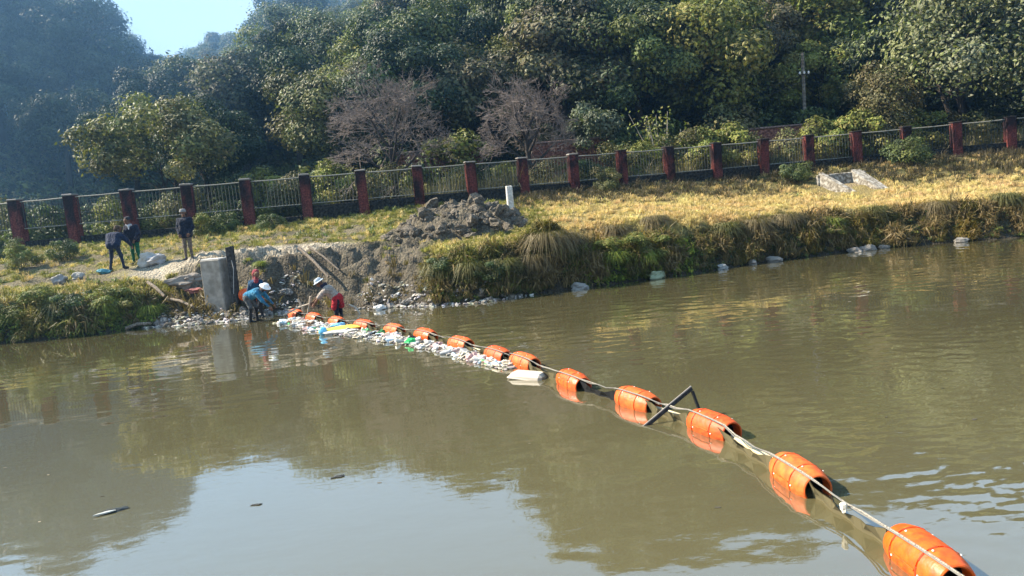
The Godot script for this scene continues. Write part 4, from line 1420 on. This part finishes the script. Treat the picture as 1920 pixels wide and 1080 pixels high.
	tag(pf, "dark angled prop of two beams standing out of the water by the third nearest float", "prop")
	var beam := func(a: Vector3, b: Vector3, w: float, m: Material, nm: String):
		var l := (b - a).length()
		var o := part(nm, bevel_box(Vector3(w, l, w * 0.8), w * 0.12), m, pf)
		var y := (b - a).normalized()
		var x := y.cross(Vector3(0.2, 0.3, 0.9)).normalized()
		o.transform = Transform3D(Basis(x, y, x.cross(y)), a)
	beam.call(Vector3(-0.44, -0.10, 0.32), Vector3(0.36, 0.33, 0.0), 0.045, tri(mat(0.05, 0.045, 0.042, 0.8), grain(85, 0.05, Color(0.5, 0.5, 0.5), Color(1.0, 1, 1), 128), 3.0), "long_beam")
	beam.call(Vector3(0.44, -0.1, 0.22), Vector3(0.36, 0.30, 0.02), 0.034, blackm, "short_beam")
	beam.call(Vector3(-0.43, -0.07, 0.31), Vector3(0.355, 0.355, -0.005), 0.018, mat(0.34, 0.29, 0.24, 0.8), "weathered_edge")

	# small knot of cord on the skirt near the camera
	var kn := part("cord_knot", lump(0.035, 87, Vector3(0.8, 1.3, 0.8), 0.4, 6), mat(0.6, 0.55, 0.45, 0.9))
	kn.position = Vector3(2.46, 0.15, -5.72)
	tag(kn, "pale knot of cord hanging from the rope between the two nearest floats", "knot")

# ---------------------------------------------------------------- litter
func bottle_mesh() -> ArrayMesh:
	return lathe([Vector2(0.0, -0.12), Vector2(0.032, -0.118), Vector2(0.036, -0.1), Vector2(0.034, -0.02), Vector2(0.037, 0.03), Vector2(0.03, 0.075), Vector2(0.014, 0.1), Vector2(0.013, 0.115), Vector2(0.016, 0.118), Vector2(0.016, 0.135), Vector2(0.0, 0.136)], 12)

func single(nm: String, mesh: Mesh, m: Material, at: Vector3, turn: float, label: String, cat: String, sc := Vector3.ONE) -> MeshInstance3D:
	var o := part(nm, mesh, m)
	o.position = at
	o.rotation.y = turn
	o.scale = sc
	tag(o, label, cat)
	return o

func build_litter() -> void:
	rng.seed = 1201
	var tones := [["white", mat(0.50, 0.48, 0.44, 0.6)], ["cream", mat(0.50, 0.44, 0.34, 0.7)], ["grey", mat(0.36, 0.35, 0.33, 0.7)], ["pale blue", mat(0.36, 0.44, 0.48, 0.6)], ["pink", mat(0.48, 0.33, 0.29, 0.7)], ["brown", mat(0.20, 0.13, 0.08, 0.9)], ["dark", mat(0.035, 0.035, 0.035, 0.7)], ["green", mat(0.06, 0.25, 0.09, 0.6)]]
	var bags := []
	for k in 5: bags.append(lump(0.13, 1210 + k, Vector3(1.2, 0.55, 1.0), 0.5, 8, 2.6))
	var foam := []
	for k in 3: foam.append(bevel_box(Vector3(0.24, 0.1, 0.17), 0.02, 0.03, 1220 + k))
	var bot := bottle_mesh()
	var place := func(u: float, w: float) -> Vector3:
		# u: along the floats from the sixth to the last one, w: metres to the calm side
		var f := 5.0 + u * 7.6
		var k := mini(int(f), 12)
		var a := Vector3(FLOATS[k][0], 0, FLOATS[k][1])
		var b := Vector3(FLOATS[k + 1][0], 0, FLOATS[k + 1][1])
		var d := (b - a).normalized()
		return a.lerp(b, f - k) + Vector3(d.z, 0, -d.x) * w
	for k in 210:
		var u := pow(rng.randf(), 0.75)
		var width := lerpf(0.22, 0.68, smoothstep(0.0, 0.75, u))
		var p: Vector3 = place.call(u, 0.17 + width * pow(rng.randf(), 1.3))
		var t: int = [0, 0, 0, 0, 1, 1, 1, 2, 2, 3, 4, 5, 6, 0, 7 if rng.randf() < 0.4 else 1][rng.randi() % 15]
		var sort := rng.randi() % 5
		var o: MeshInstance3D
		var nm: String
		if sort < 2:
			o = part("plastic_bag", bags[rng.randi() % 5], tones[t][1])
			nm = "plastic bag"
			o.scale = Vector3.ONE * rng.randf_range(0.45, 1.0)
			o.position = p + Vector3(0, 0.02, 0)
			o.rotation = Vector3(rng.randfn() * 0.2, rng.randf() * TAU, rng.randfn() * 0.2)
		elif sort < 4:
			o = part("plastic_bottle", bot, tones[t][1])
			nm = "plastic bottle"
			o.position = p + Vector3(0, 0.02 + 0.03 * rng.randf(), 0)
			o.rotation = Vector3(0, rng.randf() * TAU, rng.randfn() * 0.15)
		else:
			o = part("foam_piece", foam[rng.randi() % 3], tones[t][1])
			nm = "foam piece"
			o.scale = Vector3.ONE * rng.randf_range(0.45, 1.0)
			o.position = p + Vector3(0, -0.02, 0)
			o.rotation = Vector3(rng.randfn() * 0.15, rng.randf() * TAU, rng.randfn() * 0.2)
		var zone := "nearest the camera" if u < 0.33 else ("halfway along" if u < 0.66 else "nearest the workers")
		tag(o, "%s %s floating in the litter caught along the barrier, %s" % [tones[t][0], nm, zone], nm, "%s %s litter at the barrier, %s" % [tones[t][0], nm, zone])
	# crumbs of litter between the pieces
	var bits := []
	for k in 2600:
		var u := pow(rng.randf(), 0.75)
		var width := lerpf(0.26, 0.75, smoothstep(0.0, 0.75, u))
		var p: Vector3 = place.call(u, 0.15 + width * rng.randf())
		var t := 0.06 + 0.5 * pow(rng.randf(), 1.5)
		var s := rng.randf_range(0.12, 0.45)
		bits.append([Transform3D(Basis(Vector3.UP, rng.randf() * TAU).scaled(Vector3(s, s * 0.6, s)), p + Vector3(0, 0.008, 0)), Color(t, t * rng.randf_range(0.82, 1.0), t * rng.randf_range(0.6, 0.95))])
	for k in 900:
		var x := rng.randf_range(-11.4, -6.8) if k < 560 else rng.randf_range(-4.8, 0.6)
		var z := shore(x) + rng.randf_range(-0.7, 0.3)
		var t := rng.randf_range(0.10, 0.6)
		var s := rng.randf_range(0.2, 0.65)
		bits.append([Transform3D(Basis(Vector3(rng.randfn(), rng.randfn(), rng.randfn()).normalized(), rng.randf() * TAU).scaled(Vector3(s, s * 0.6, s)), Vector3(x, maxf(0.0, ground(x, z)) + 0.015, z)), Color(t, t * rng.randf_range(0.85, 1.0), t * rng.randf_range(0.65, 0.95))])
	scatter("litter_crumbs", lump(0.12, 1230, Vector3(1.2, 0.6, 0.8), 0.4, 4), vmat(0.8), bits, "small scraps of litter at the barrier and along the shore", "litter")

	var specks := []
	for k in 50:
		var x := rng.randf_range(-9.0, 8.0)
		var z := rng.randf_range(-4.5, -19.0)
		var t := 0.03 + 0.25 * pow(rng.randf(), 2.0)
		var s := rng.randf_range(0.06, 0.2)
		specks.append([Transform3D(Basis(Vector3.UP, rng.randf() * TAU).scaled(Vector3(s * 1.5, s * 0.1, s * 0.8)), Vector3(x, 0.003, z)), Color(t, t * 0.9, t * 0.7)])
	scatter("floating_specks", lump(0.12, 1231, Vector3(1.2, 0.6, 0.8), 0.4, 4), vmat(0.8), specks, "small leaves and specks of foam drifting on the river", "floating specks")
	for q in [[-2.08, -7.95, 0.09, "small dark clump adrift in the bright sky reflection"], [-2.78, -7.35, 0.07, "smaller dark clump adrift left of the other one in the sky reflection"]]:
		single("drifting_weed", lump(q[2] * 0.5, 1290 + int(q[2] * 100), Vector3(1.6, 0.2, 0.6), 0.5, 8), mat(0.045, 0.045, 0.04, 0.6), Vector3(q[0], 0.004, q[1]), 0.3, q[3], "weed")
	# pieces that stand out
	single("yellow_sheet", lump(0.3, 1241, Vector3(1.9, 0.16, 0.75), 0.3, 8), mat(0.78, 0.50, 0.07, 0.6), Vector3(-4.25, 0.07, -18.55), 0.25, "yellow plastic sheet floating among the litter behind the barrier", "plastic sheet")
	single("blue_ball", lump(0.11, 1242, Vector3.ONE, 0.06, 9), mat(0.13, 0.42, 0.60, 0.4), Vector3(-4.72, 0.08, -18.25), 0.0, "light blue ball floating left of the yellow sheet", "ball")
	single("blue_packet", lump(0.12, 1243, Vector3(1.5, 0.5, 0.9), 0.2, 8), mat(0.20, 0.46, 0.66, 0.5), Vector3(-4.5, 0.1, -18.95), 0.4, "pale blue packet lying behind the yellow sheet", "packet")
	single("white_sack", lump(0.28, 1244, Vector3(1.5, 0.22, 0.7), 0.2, 9), mat(0.48, 0.45, 0.40, 0.7), Vector3(-4.3, 0.03, -18.25), 0.2, "flat white sack floating in front of the yellow sheet", "sack")
	single("foam_slab", bevel_box(Vector3(0.62, 0.13, 0.30), 0.05, 0.025, 1245), mat(0.45, 0.39, 0.31, 0.8), Vector3(0.12, -0.045, -11.75), -0.55, "cream foam slab floating beside the fifth nearest float", "foam slab")
	single("green_scrap", lump(0.09, 1246, Vector3(1.3, 0.7, 0.9), 0.4, 7), mat(0.04, 0.42, 0.12, 0.5), Vector3(-2.25, 0.06, -15.75), 0.0, "bright green scrap in the litter near the ninth float", "scrap")
	single("white_foam_chunk", lump(0.2, 1247, Vector3(1.0, 0.5, 0.7), 0.4, 7), mat(0.52, 0.5, 0.46, 0.7), Vector3(-3.95, 0.05, -22.05), 0.6, "white foam chunk floating off the muddy shore", "foam chunk")
	single("white_bundle", lump(0.24, 1248, Vector3(1.1, 0.6, 0.8), 0.35, 8), mat(0.25, 0.235, 0.21, 0.8), Vector3(2.05, 0.06, -22.55), 0.3, "grey white bundle at the water's edge below the tallest tussock", "bundle")
	single("mossy_bundle", lump(0.28, 1249, Vector3(1.2, 0.55, 0.8), 0.35, 8), mat(0.24, 0.26, 0.16, 0.8), Vector3(4.55, 0.08, -23.35), 0.9, "mossy pale bundle at the water's edge below the green ledge", "bundle")
	single("white_bag", lump(0.16, 1250, Vector3(1.0, 0.7, 0.8), 0.35, 8), mat(0.26, 0.25, 0.23, 0.8), Vector3(6.85, 0.05, -24.25), 0.2, "white bag at the waterline of the right bank", "bag")
	for q in [[11.8, -25.6, 0.2, "pale stone among the trash at the foot of the right bank"], [12.3, -25.75, 0.24, "pale block leaning in the trash at the foot of the right bank"], [12.9, -25.8, 0.16, "small pale block right of the trash at the right bank"], [15.4, -25.5, 0.2, "flat white foam floating off the right bank"], [8.0, -24.75, 0.18, "grey stone at the waterline under the steep bank"], [8.8, -24.95, 0.22, "flat grey stone at the waterline under the steep bank"]]:
		single("pale_stone", lump(q[2], 1260 + int(q[0] * 3), Vector3(1.3, 0.6, 0.8), 0.3, 7), mat(0.20, 0.18, 0.155, 0.85), Vector3(q[0], 0.05, q[1]), q[0], q[3], "stone")
	# dark object adrift on the calm water
	var dl := root("drifting_branch", Vector3(-4.35, 0.0, -7.55), 0.5)
	tag(dl, "dark curved scrap with a pale edge drifting on the calm water at lower left", "driftwood")
	part("scrap", lump(0.09, 1270, Vector3(1.7, 0.3, 0.5), 0.35, 8), mat(0.03, 0.035, 0.035, 0.5), dl)
	var pe := part("pale_edge", lump(0.05, 1271, Vector3(2.3, 0.22, 0.4), 0.3, 7), mat(0.42, 0.42, 0.38, 0.6), dl)
	pe.position = Vector3(-0.06, 0.018, 0.045)

	# sacks and bundles on the bank
	single("white_sack", lump(0.34, 1281, Vector3(1.1, 0.75, 0.8), 0.35, 9), mat(0.42, 0.38, 0.32, 0.8), Vector3(-12.55, ground(-12.55, -26.3) + 0.15, -26.3), 0.4, "large white sack standing right of the two bending people", "sack")
	single("grey_sack", lump(0.28, 1282, Vector3(1.2, 0.7, 0.8), 0.35, 9), mat(0.30, 0.29, 0.28, 0.8), Vector3(-12.15, ground(-12.15, -26.2) + 0.12, -26.2), 1.0, "grey sack leaning against the large white sack", "sack")
	single("grey_bundle", lump(0.24, 1283, Vector3(1.1, 0.8, 0.8), 0.35, 9), mat(0.24, 0.22, 0.2, 0.8), Vector3(-15.1, ground(-15.1, -25.3) + 0.1, -25.3), 1.4, "grey bundle with a dark side on the left bank", "bundle")
	single("pale_bundle", lump(0.18, 1284, Vector3(1.2, 0.7, 0.8), 0.35, 9), mat(0.30, 0.28, 0.25, 0.8), Vector3(-14.55, ground(-14.55, -25.5) + 0.1, -25.5), 0.4, "pale bundle right of the grey bundle on the left bank", "bundle")
	single("blue_bag", lump(0.17, 1285, Vector3(1.3, 0.6, 0.8), 0.35, 9), mat(0.09, 0.26, 0.31, 0.7), Vector3(-13.95, ground(-13.95, -26.0) + 0.08, -26.0), 0.2, "turquoise plastic bag on the ground left of the bending people", "bag")
	single("cloth_heap", lump(0.42, 1286, Vector3(1.4, 0.5, 0.8), 0.4, 10), mat(0.22, 0.185, 0.15, 0.9), Vector3(-10.55, ground(-10.55, -24.5) + 0.08, -24.5), 0.5, "heap of grey brown cloth on the slope left of the concrete block", "cloth heap")
	single("red_cloth", lump(0.2, 1287, Vector3(1.4, 0.45, 0.8), 0.4, 9), mat(0.30, 0.12, 0.10, 0.9), Vector3(-10.15, ground(-10.15, -24.2) + 0.1, -24.2), 0.1, "dull red cloth beside the heap of grey brown cloth", "cloth")
	for q in [[Vector3(-6.85, 1.95, -24.75), Vector3(-5.75, 0.98, -23.75), 0.055, "bare plank lying down the mud slope behind the white hatted workers"], [Vector3(-6.55, 1.95, -24.85), Vector3(-5.45, 1.15, -24.0), 0.035, "thin pole lying beside the plank on the mud slope"], [Vector3(-11.8, 1.30, -24.5), Vector3(-11.0, 0.85, -23.8), 0.06, "log sliding down the left bank toward the shore stones"], [Vector3(-11.9, 0.05, -22.9), Vector3(-11.1, 0.14, -22.85), 0.06, "dark log lying at the waterline of the left bank"], [Vector3(-10.9, 0.75, -23.85), Vector3(-9.9, 0.5, -23.2), 0.05, "branch lying on the rubble left of the concrete block"]]:
		var r := Raw.new()
		var a: Vector3 = q[0]
		var b: Vector3 = q[1]
		a.y = maxf(a.y, ground(a.x, a.z) + 0.05)
		b.y = maxf(b.y, ground(b.x, b.z) + 0.05)
		r.tube([a, a.lerp(b, 0.5) + Vector3(0, 0.06, 0.02), b], [q[2], q[2] * 0.95, q[2] * 0.8], 7)
		tag(part("wooden_pole", r.mesh(), tri(mat(0.33, 0.26, 0.19, 0.9), grain(86, 0.05, Color(0.5, 0.5, 0.5), Color(1, 1, 1), 128), 3.0)), q[3], "pole")

# ---------------------------------------------------------------- people
func v(x: float, y: float, z: float) -> Vector3:
	return Vector3(x, y, z)

func hat(o: Node3D, called: String, at: Vector3, up: Vector3, rad: float, brim: float, high: float, col: Color) -> void:
	var m := lathe([Vector2(brim, -0.012), Vector2(brim, 0.0), Vector2(rad + 0.012, 0.018), Vector2(rad, high * 0.6), Vector2(rad * 0.8, high * 0.9), Vector2(0.0, high), Vector2(0.0, high - 0.012), Vector2(rad * 0.7, high * 0.8), Vector2(rad - 0.01, 0.0)], 20, true)
	var h := part(called, m, mat(col.r, col.g, col.b, 0.85), o)
	var x := up.normalized()
	var y := x.cross(Vector3(0.3, 0.1, 1)).normalized()
	h.transform = Transform3D(Basis(x, y, x.cross(y)), at)

func build_people() -> void:
	make_head()
	make_hand()
	var navy := Color(0.012, 0.016, 0.034)
	# 1 the standing man
	var j := {"hips": v(0, 0.92, 0), "chest": v(0, 1.27, 0), "neck": v(0.0, 1.43, 0.0), "sl": v(-0.19, 1.36, 0), "el": v(-0.25, 1.08, 0.0), "wl": v(-0.17, 0.90, 0.14), "sr": v(0.19, 1.36, 0), "er": v(0.25, 1.08, 0), "wr": v(0.18, 0.90, 0.14), "kl": v(-0.09, 0.49, 0.03), "al": v(-0.11, 0.07, 0.0), "tl": v(-0.14, 0.03, 0.17), "kr": v(0.09, 0.49, 0.03), "ar": v(0.10, 0.07, 0), "tr": v(0.14, 0.03, 0.17), "look": v(0.35, -0.15, 1)}
	var p1 := person(v(-10.78, ground(-10.78, -25.55) + 0.0, -25.55), j, {"top": navy, "legs": Color(0.20, 0.15, 0.11), "feet": Color(0.10, 0.09, 0.08)}, "person standing alone on the path in navy jacket, tan trousers and pale cap")
	cloth("jacket", [[j.chest + v(-0.07, 0.02, 0), j.chest + v(0.07, 0.02, 0), 0.14, 0.14], [v(-0.07, 1.22, 0), v(-0.08, 0.86, 0), 0.135, 0.145], [v(0.07, 1.22, 0), v(0.08, 0.86, 0), 0.135, 0.145], [j.sl, j.el, 0.08, 0.066], [j.el, j.wl, 0.064, 0.05], [j.sr, j.er, 0.08, 0.066], [j.er, j.wr, 0.064, 0.05]], 0.022, navy, p1)
	hat(p1, "cap", v(0.0, 1.64, 0.03), v(0.05, 1, 0.05), 0.095, 0.115, 0.09, Color(0.2, 0.19, 0.18))
	# 2 the man bending in a navy jacket, back to the left
	j = {"hips": v(0.02, 0.86, 0), "chest": v(0.0, 1.11, -0.19), "neck": v(0.05, 1.25, -0.31), "sl": v(-0.2, 1.17, -0.2), "el": v(-0.30, 0.92, -0.26), "wl": v(-0.12, 0.76, -0.42), "sr": v(0.22, 1.15, -0.2), "er": v(0.38, 0.95, -0.26), "wr": v(0.42, 0.78, -0.40), "kl": v(-0.13, 0.46, -0.05), "al": v(-0.17, 0.07, 0.05), "tl": v(-0.22, 0.03, -0.12), "kr": v(0.2, 0.46, -0.05), "ar": v(0.27, 0.07, 0.0), "tr": v(0.33, 0.03, -0.16), "look": v(0.35, -0.55, -0.8), "crown": v(0.1, 0.8, -0.5)}
	var p2 := person(v(-13.55, ground(-13.4, -26.05), -26.05), j, {"top": navy, "legs": Color(0.030, 0.036, 0.06), "feet": Color(0.05, 0.04, 0.04)}, "person in navy jacket seen from behind, bending forward on the left bank")
	cloth("jacket", [[j.chest + v(-0.10, 0, 0), j.chest + v(0.10, 0, 0), 0.165, 0.165], [j.chest + v(-0.08, 0, 0), v(-0.07, 0.84, 0.02), 0.16, 0.155], [j.chest + v(0.08, 0, 0), v(0.11, 0.84, 0.02), 0.16, 0.155], [j.sl, j.el, 0.09, 0.075], [j.el, j.wl, 0.07, 0.052], [j.sr, j.er, 0.09, 0.075], [j.er, j.wr, 0.07, 0.052]], 0.022, Color(0.018, 0.026, 0.055), p2)
	cloth("hair", [[v(0.07, 1.43, -0.30), v(0.06, 1.38, -0.27), 0.092, 0.085]], 0.014, Color(0.10, 0.06, 0.035), p2)
	# 3 the man behind him
	j = {"hips": v(0, 0.9, 0), "chest": v(-0.03, 1.24, 0.05), "neck": v(-0.04, 1.40, 0.08), "sl": v(-0.2, 1.33, 0.05), "el": v(-0.22, 1.06, 0.14), "wl": v(-0.08, 0.92, 0.32), "sr": v(0.16, 1.33, 0.05), "er": v(0.24, 1.06, 0.1), "wr": v(0.16, 0.88, 0.26), "kl": v(-0.09, 0.48, 0.04), "al": v(-0.11, 0.07, 0), "tl": v(-0.12, 0.03, 0.17), "kr": v(0.10, 0.48, 0.05), "ar": v(0.13, 0.07, 0), "tr": v(0.17, 0.03, 0.17), "look": v(-0.35, -0.5, 0.9), "crown": v(-0.1, 0.9, 0.3)}
	var p3 := person(v(-13.12, ground(-13.0, -26.7), -26.7), j, {"top": Color(0.015, 0.017, 0.03), "legs": Color(0.012, 0.13, 0.06), "feet": Color(0.05, 0.045, 0.04)}, "person in black jacket, dark cap and green trousers behind the bending navy jacket")
	cloth("jacket", [[j.chest + v(-0.07, 0, 0), j.chest + v(0.07, 0, 0), 0.14, 0.14], [v(-0.1, 1.2, 0.04), v(-0.07, 0.86, 0), 0.13, 0.14], [v(0.05, 1.2, 0.04), v(0.07, 0.86, 0), 0.13, 0.14], [j.sl, j.el, 0.08, 0.066], [j.el, j.wl, 0.062, 0.05], [j.sr, j.er, 0.08, 0.066], [j.er, j.wr, 0.062, 0.05]], 0.022, Color(0.016, 0.018, 0.034), p3)
	cloth("collar", [[v(-0.11, 1.40, 0.13), v(0.03, 1.39, 0.13), 0.045, 0.045], [v(-0.04, 1.36, 0.16), v(-0.03, 1.25, 0.19), 0.04, 0.02]], 0.014, Color(0.6, 0.6, 0.62), p3)
	hat(p3, "cap", v(-0.06, 1.60, 0.13), v(-0.1, 0.9, 0.25), 0.098, 0.125, 0.095, Color(0.02, 0.02, 0.025))
	# 4 the one with the red scarf, half hidden behind the stooping one
	j = {"hips": v(0, 0.78, 0), "chest": v(0.06, 1.07, 0.08), "neck": v(0.09, 1.21, 0.13), "sl": v(-0.11, 1.14, 0.07), "el": v(-0.18, 0.87, 0.12), "wl": v(-0.10, 0.65, 0.22), "sr": v(0.22, 1.13, 0.07), "er": v(0.32, 0.88, 0.14), "wr": v(0.36, 0.66, 0.26), "kl": v(-0.08, 0.42, 0.1), "al": v(-0.10, 0.07, 0), "tl": v(-0.12, 0.03, 0.17), "kr": v(0.12, 0.42, 0.12), "ar": v(0.12, 0.07, 0.02), "tr": v(0.16, 0.03, 0.18), "look": v(0.5, -0.5, 0.7), "crown": v(0.3, 0.9, 0.3)}
	var p4 := person(v(-7.82, maxf(ground(-7.8, -23.0), 0.0) - 0.02, -22.95), j, {"top": Color(0.018, 0.07, 0.14), "legs": Color(0.03, 0.03, 0.035), "feet": Color(0.03, 0.03, 0.03)}, "person in a red headscarf and dark blue top behind the stooping blue worker")
	cloth("headscarf", [[v(0.13, 1.41, 0.16), v(0.10, 1.37, 0.13), 0.108, 0.105], [v(0.08, 1.31, 0.08), v(0.03, 1.18, 0.03), 0.08, 0.07], [v(0.15, 1.27, 0.2), v(0.12, 1.15, 0.2), 0.06, 0.07]], 0.016, Color(0.36, 0.055, 0.07), p4)
	# 5 the stooping worker in blue
	j = {"hips": v(-0.16, 0.66, 0), "chest": v(0.16, 0.80, 0.06), "neck": v(0.30, 0.83, 0.09), "sl": v(0.20, 0.79, 0.24), "el": v(0.36, 0.55, 0.28), "wl": v(0.52, 0.36, 0.26), "sr": v(0.22, 0.82, -0.12), "er": v(0.40, 0.58, -0.1), "wr": v(0.56, 0.40, -0.04), "kl": v(-0.06, 0.36, 0.13), "al": v(-0.12, -0.02, 0.12), "tl": v(0.04, -0.06, 0.14), "kr": v(0.02, 0.36, -0.07), "ar": v(0.02, -0.02, -0.07), "tr": v(0.18, -0.06, -0.06), "look": v(0.75, -0.65, 0.15), "crown": v(0.6, 0.75, 0.1)}
	var p5 := person(v(-7.62, 0.06, -22.05), j, {"top": Color(0.03, 0.18, 0.30), "legs": Color(0.11, 0.115, 0.11), "shin": Color(0.02, 0.02, 0.022), "feet": Color(0.015, 0.015, 0.015), "fore": Color(0.04, 0.16, 0.27)}, "person stooping over the barrier end in a bright blue top, white hat and rubber boots")
	cloth("shirt", [[j.chest + v(0, 0, -0.08), j.chest + v(0, 0, 0.08), 0.135, 0.135], [v(0.08, 0.77, 0.04), v(-0.14, 0.69, 0), 0.14, 0.15], [j.sl, j.el, 0.075, 0.06], [j.sr, j.er, 0.075, 0.06]], 0.022, Color(0.035, 0.20, 0.34), p5)
	hat(p5, "hat", v(0.44, 0.95, 0.12), v(0.5, 0.8, 0.2), 0.10, 0.17, 0.10, Color(0.74, 0.72, 0.68))
	cloth("neckerchief", [[v(0.28, 0.90, 0.05), v(0.36, 0.84, 0.16), 0.05, 0.045]], 0.014, Color(0.02, 0.02, 0.03), p5)
	# 6 the worker in the river with beige top and red cloth
	j = {"hips": v(0.10, 0.80, 0), "chest": v(-0.12, 1.08, 0.02), "neck": v(-0.24, 1.19, 0.03), "sl": v(-0.14, 1.10, 0.2), "el": v(-0.36, 0.90, 0.24), "wl": v(-0.52, 0.72, 0.2), "sr": v(-0.18, 1.12, -0.16), "er": v(-0.42, 0.93, -0.12), "wr": v(-0.60, 0.76, -0.02), "kl": v(0.06, 0.42, 0.1), "al": v(0.08, 0.03, 0.09), "tl": v(-0.06, -0.02, 0.12), "kr": v(0.14, 0.42, -0.09), "ar": v(0.18, 0.03, -0.08), "tr": v(0.04, -0.02, -0.06), "look": v(-0.75, -0.6, 0.2), "crown": v(-0.5, 0.8, 0.1)}
	var p6 := person(v(-5.2, -0.32, -21.75), j, {"top": Color(0.40, 0.34, 0.28), "legs": Color(0.02, 0.018, 0.028), "feet": Color(0.015, 0.015, 0.015), "fore": SKIN}, "person standing in the river in a beige top with a red cloth round the hips")
	cloth("shirt", [[j.chest + v(0, 0, -0.08), j.chest + v(0, 0, 0.08), 0.145, 0.145], [v(-0.08, 1.04, 0.02), v(0.08, 0.84, 0), 0.15, 0.15], [j.sl, j.el, 0.08, 0.062], [j.sr, j.er, 0.08, 0.062]], 0.022, Color(0.42, 0.36, 0.30), p6)
	cloth("hip_cloth", [[v(0.09, 0.80, 0.09), v(0.02, 0.56, 0.12), 0.10, 0.09], [v(0.15, 0.80, -0.07), v(0.20, 0.58, -0.06), 0.11, 0.09], [v(0.08, 0.84, 0.0), v(0.14, 0.82, 0.0), 0.15, 0.15]], 0.02, Color(0.50, 0.025, 0.035), p6)
	hat(p6, "hat", v(-0.36, 1.35, 0.06), v(-0.45, 0.85, 0.1), 0.105, 0.165, 0.11, Color(0.40, 0.45, 0.48))
	cloth("neckerchief", [[v(-0.2, 1.25, -0.05), v(-0.26, 1.2, 0.1), 0.06, 0.055]], 0.014, Color(0.02, 0.022, 0.045), p6)
	# the branch and drift wood they pull
	for q in [[v(-5.85, 0.62, -21.72), v(-6.05, 0.05, -21.85), "branch held down into the river by the worker in the beige top"], [v(-6.75, 0.12, -21.9), v(-5.85, 0.42, -21.75), "crooked driftwood branch between the two workers"], [v(-6.3, 0.55, -22.0), v(-6.2, 0.02, -22.1), "upright stick beside the crooked driftwood branch"], [v(-4.8, 0.25, -21.9), v(-4.45, 0.0, -21.6), "bare twig slanting out of the water right of the beige worker"]]:
		var r := Raw.new()
		var a: Vector3 = q[0]
		var b: Vector3 = q[1]
		r.tube([a, a.lerp(b, 0.5) + v(0.04, 0.05, 0.03), b], [0.03, 0.028, 0.018], 6)
		var mm := a.lerp(b, 0.5)
		r.tube([mm, mm + v(0.12, 0.14, 0.05)], [0.018, 0.008], 5)
		tag(part("branch", r.mesh(), mat(0.40, 0.33, 0.25, 0.9)), q[2], "branch")
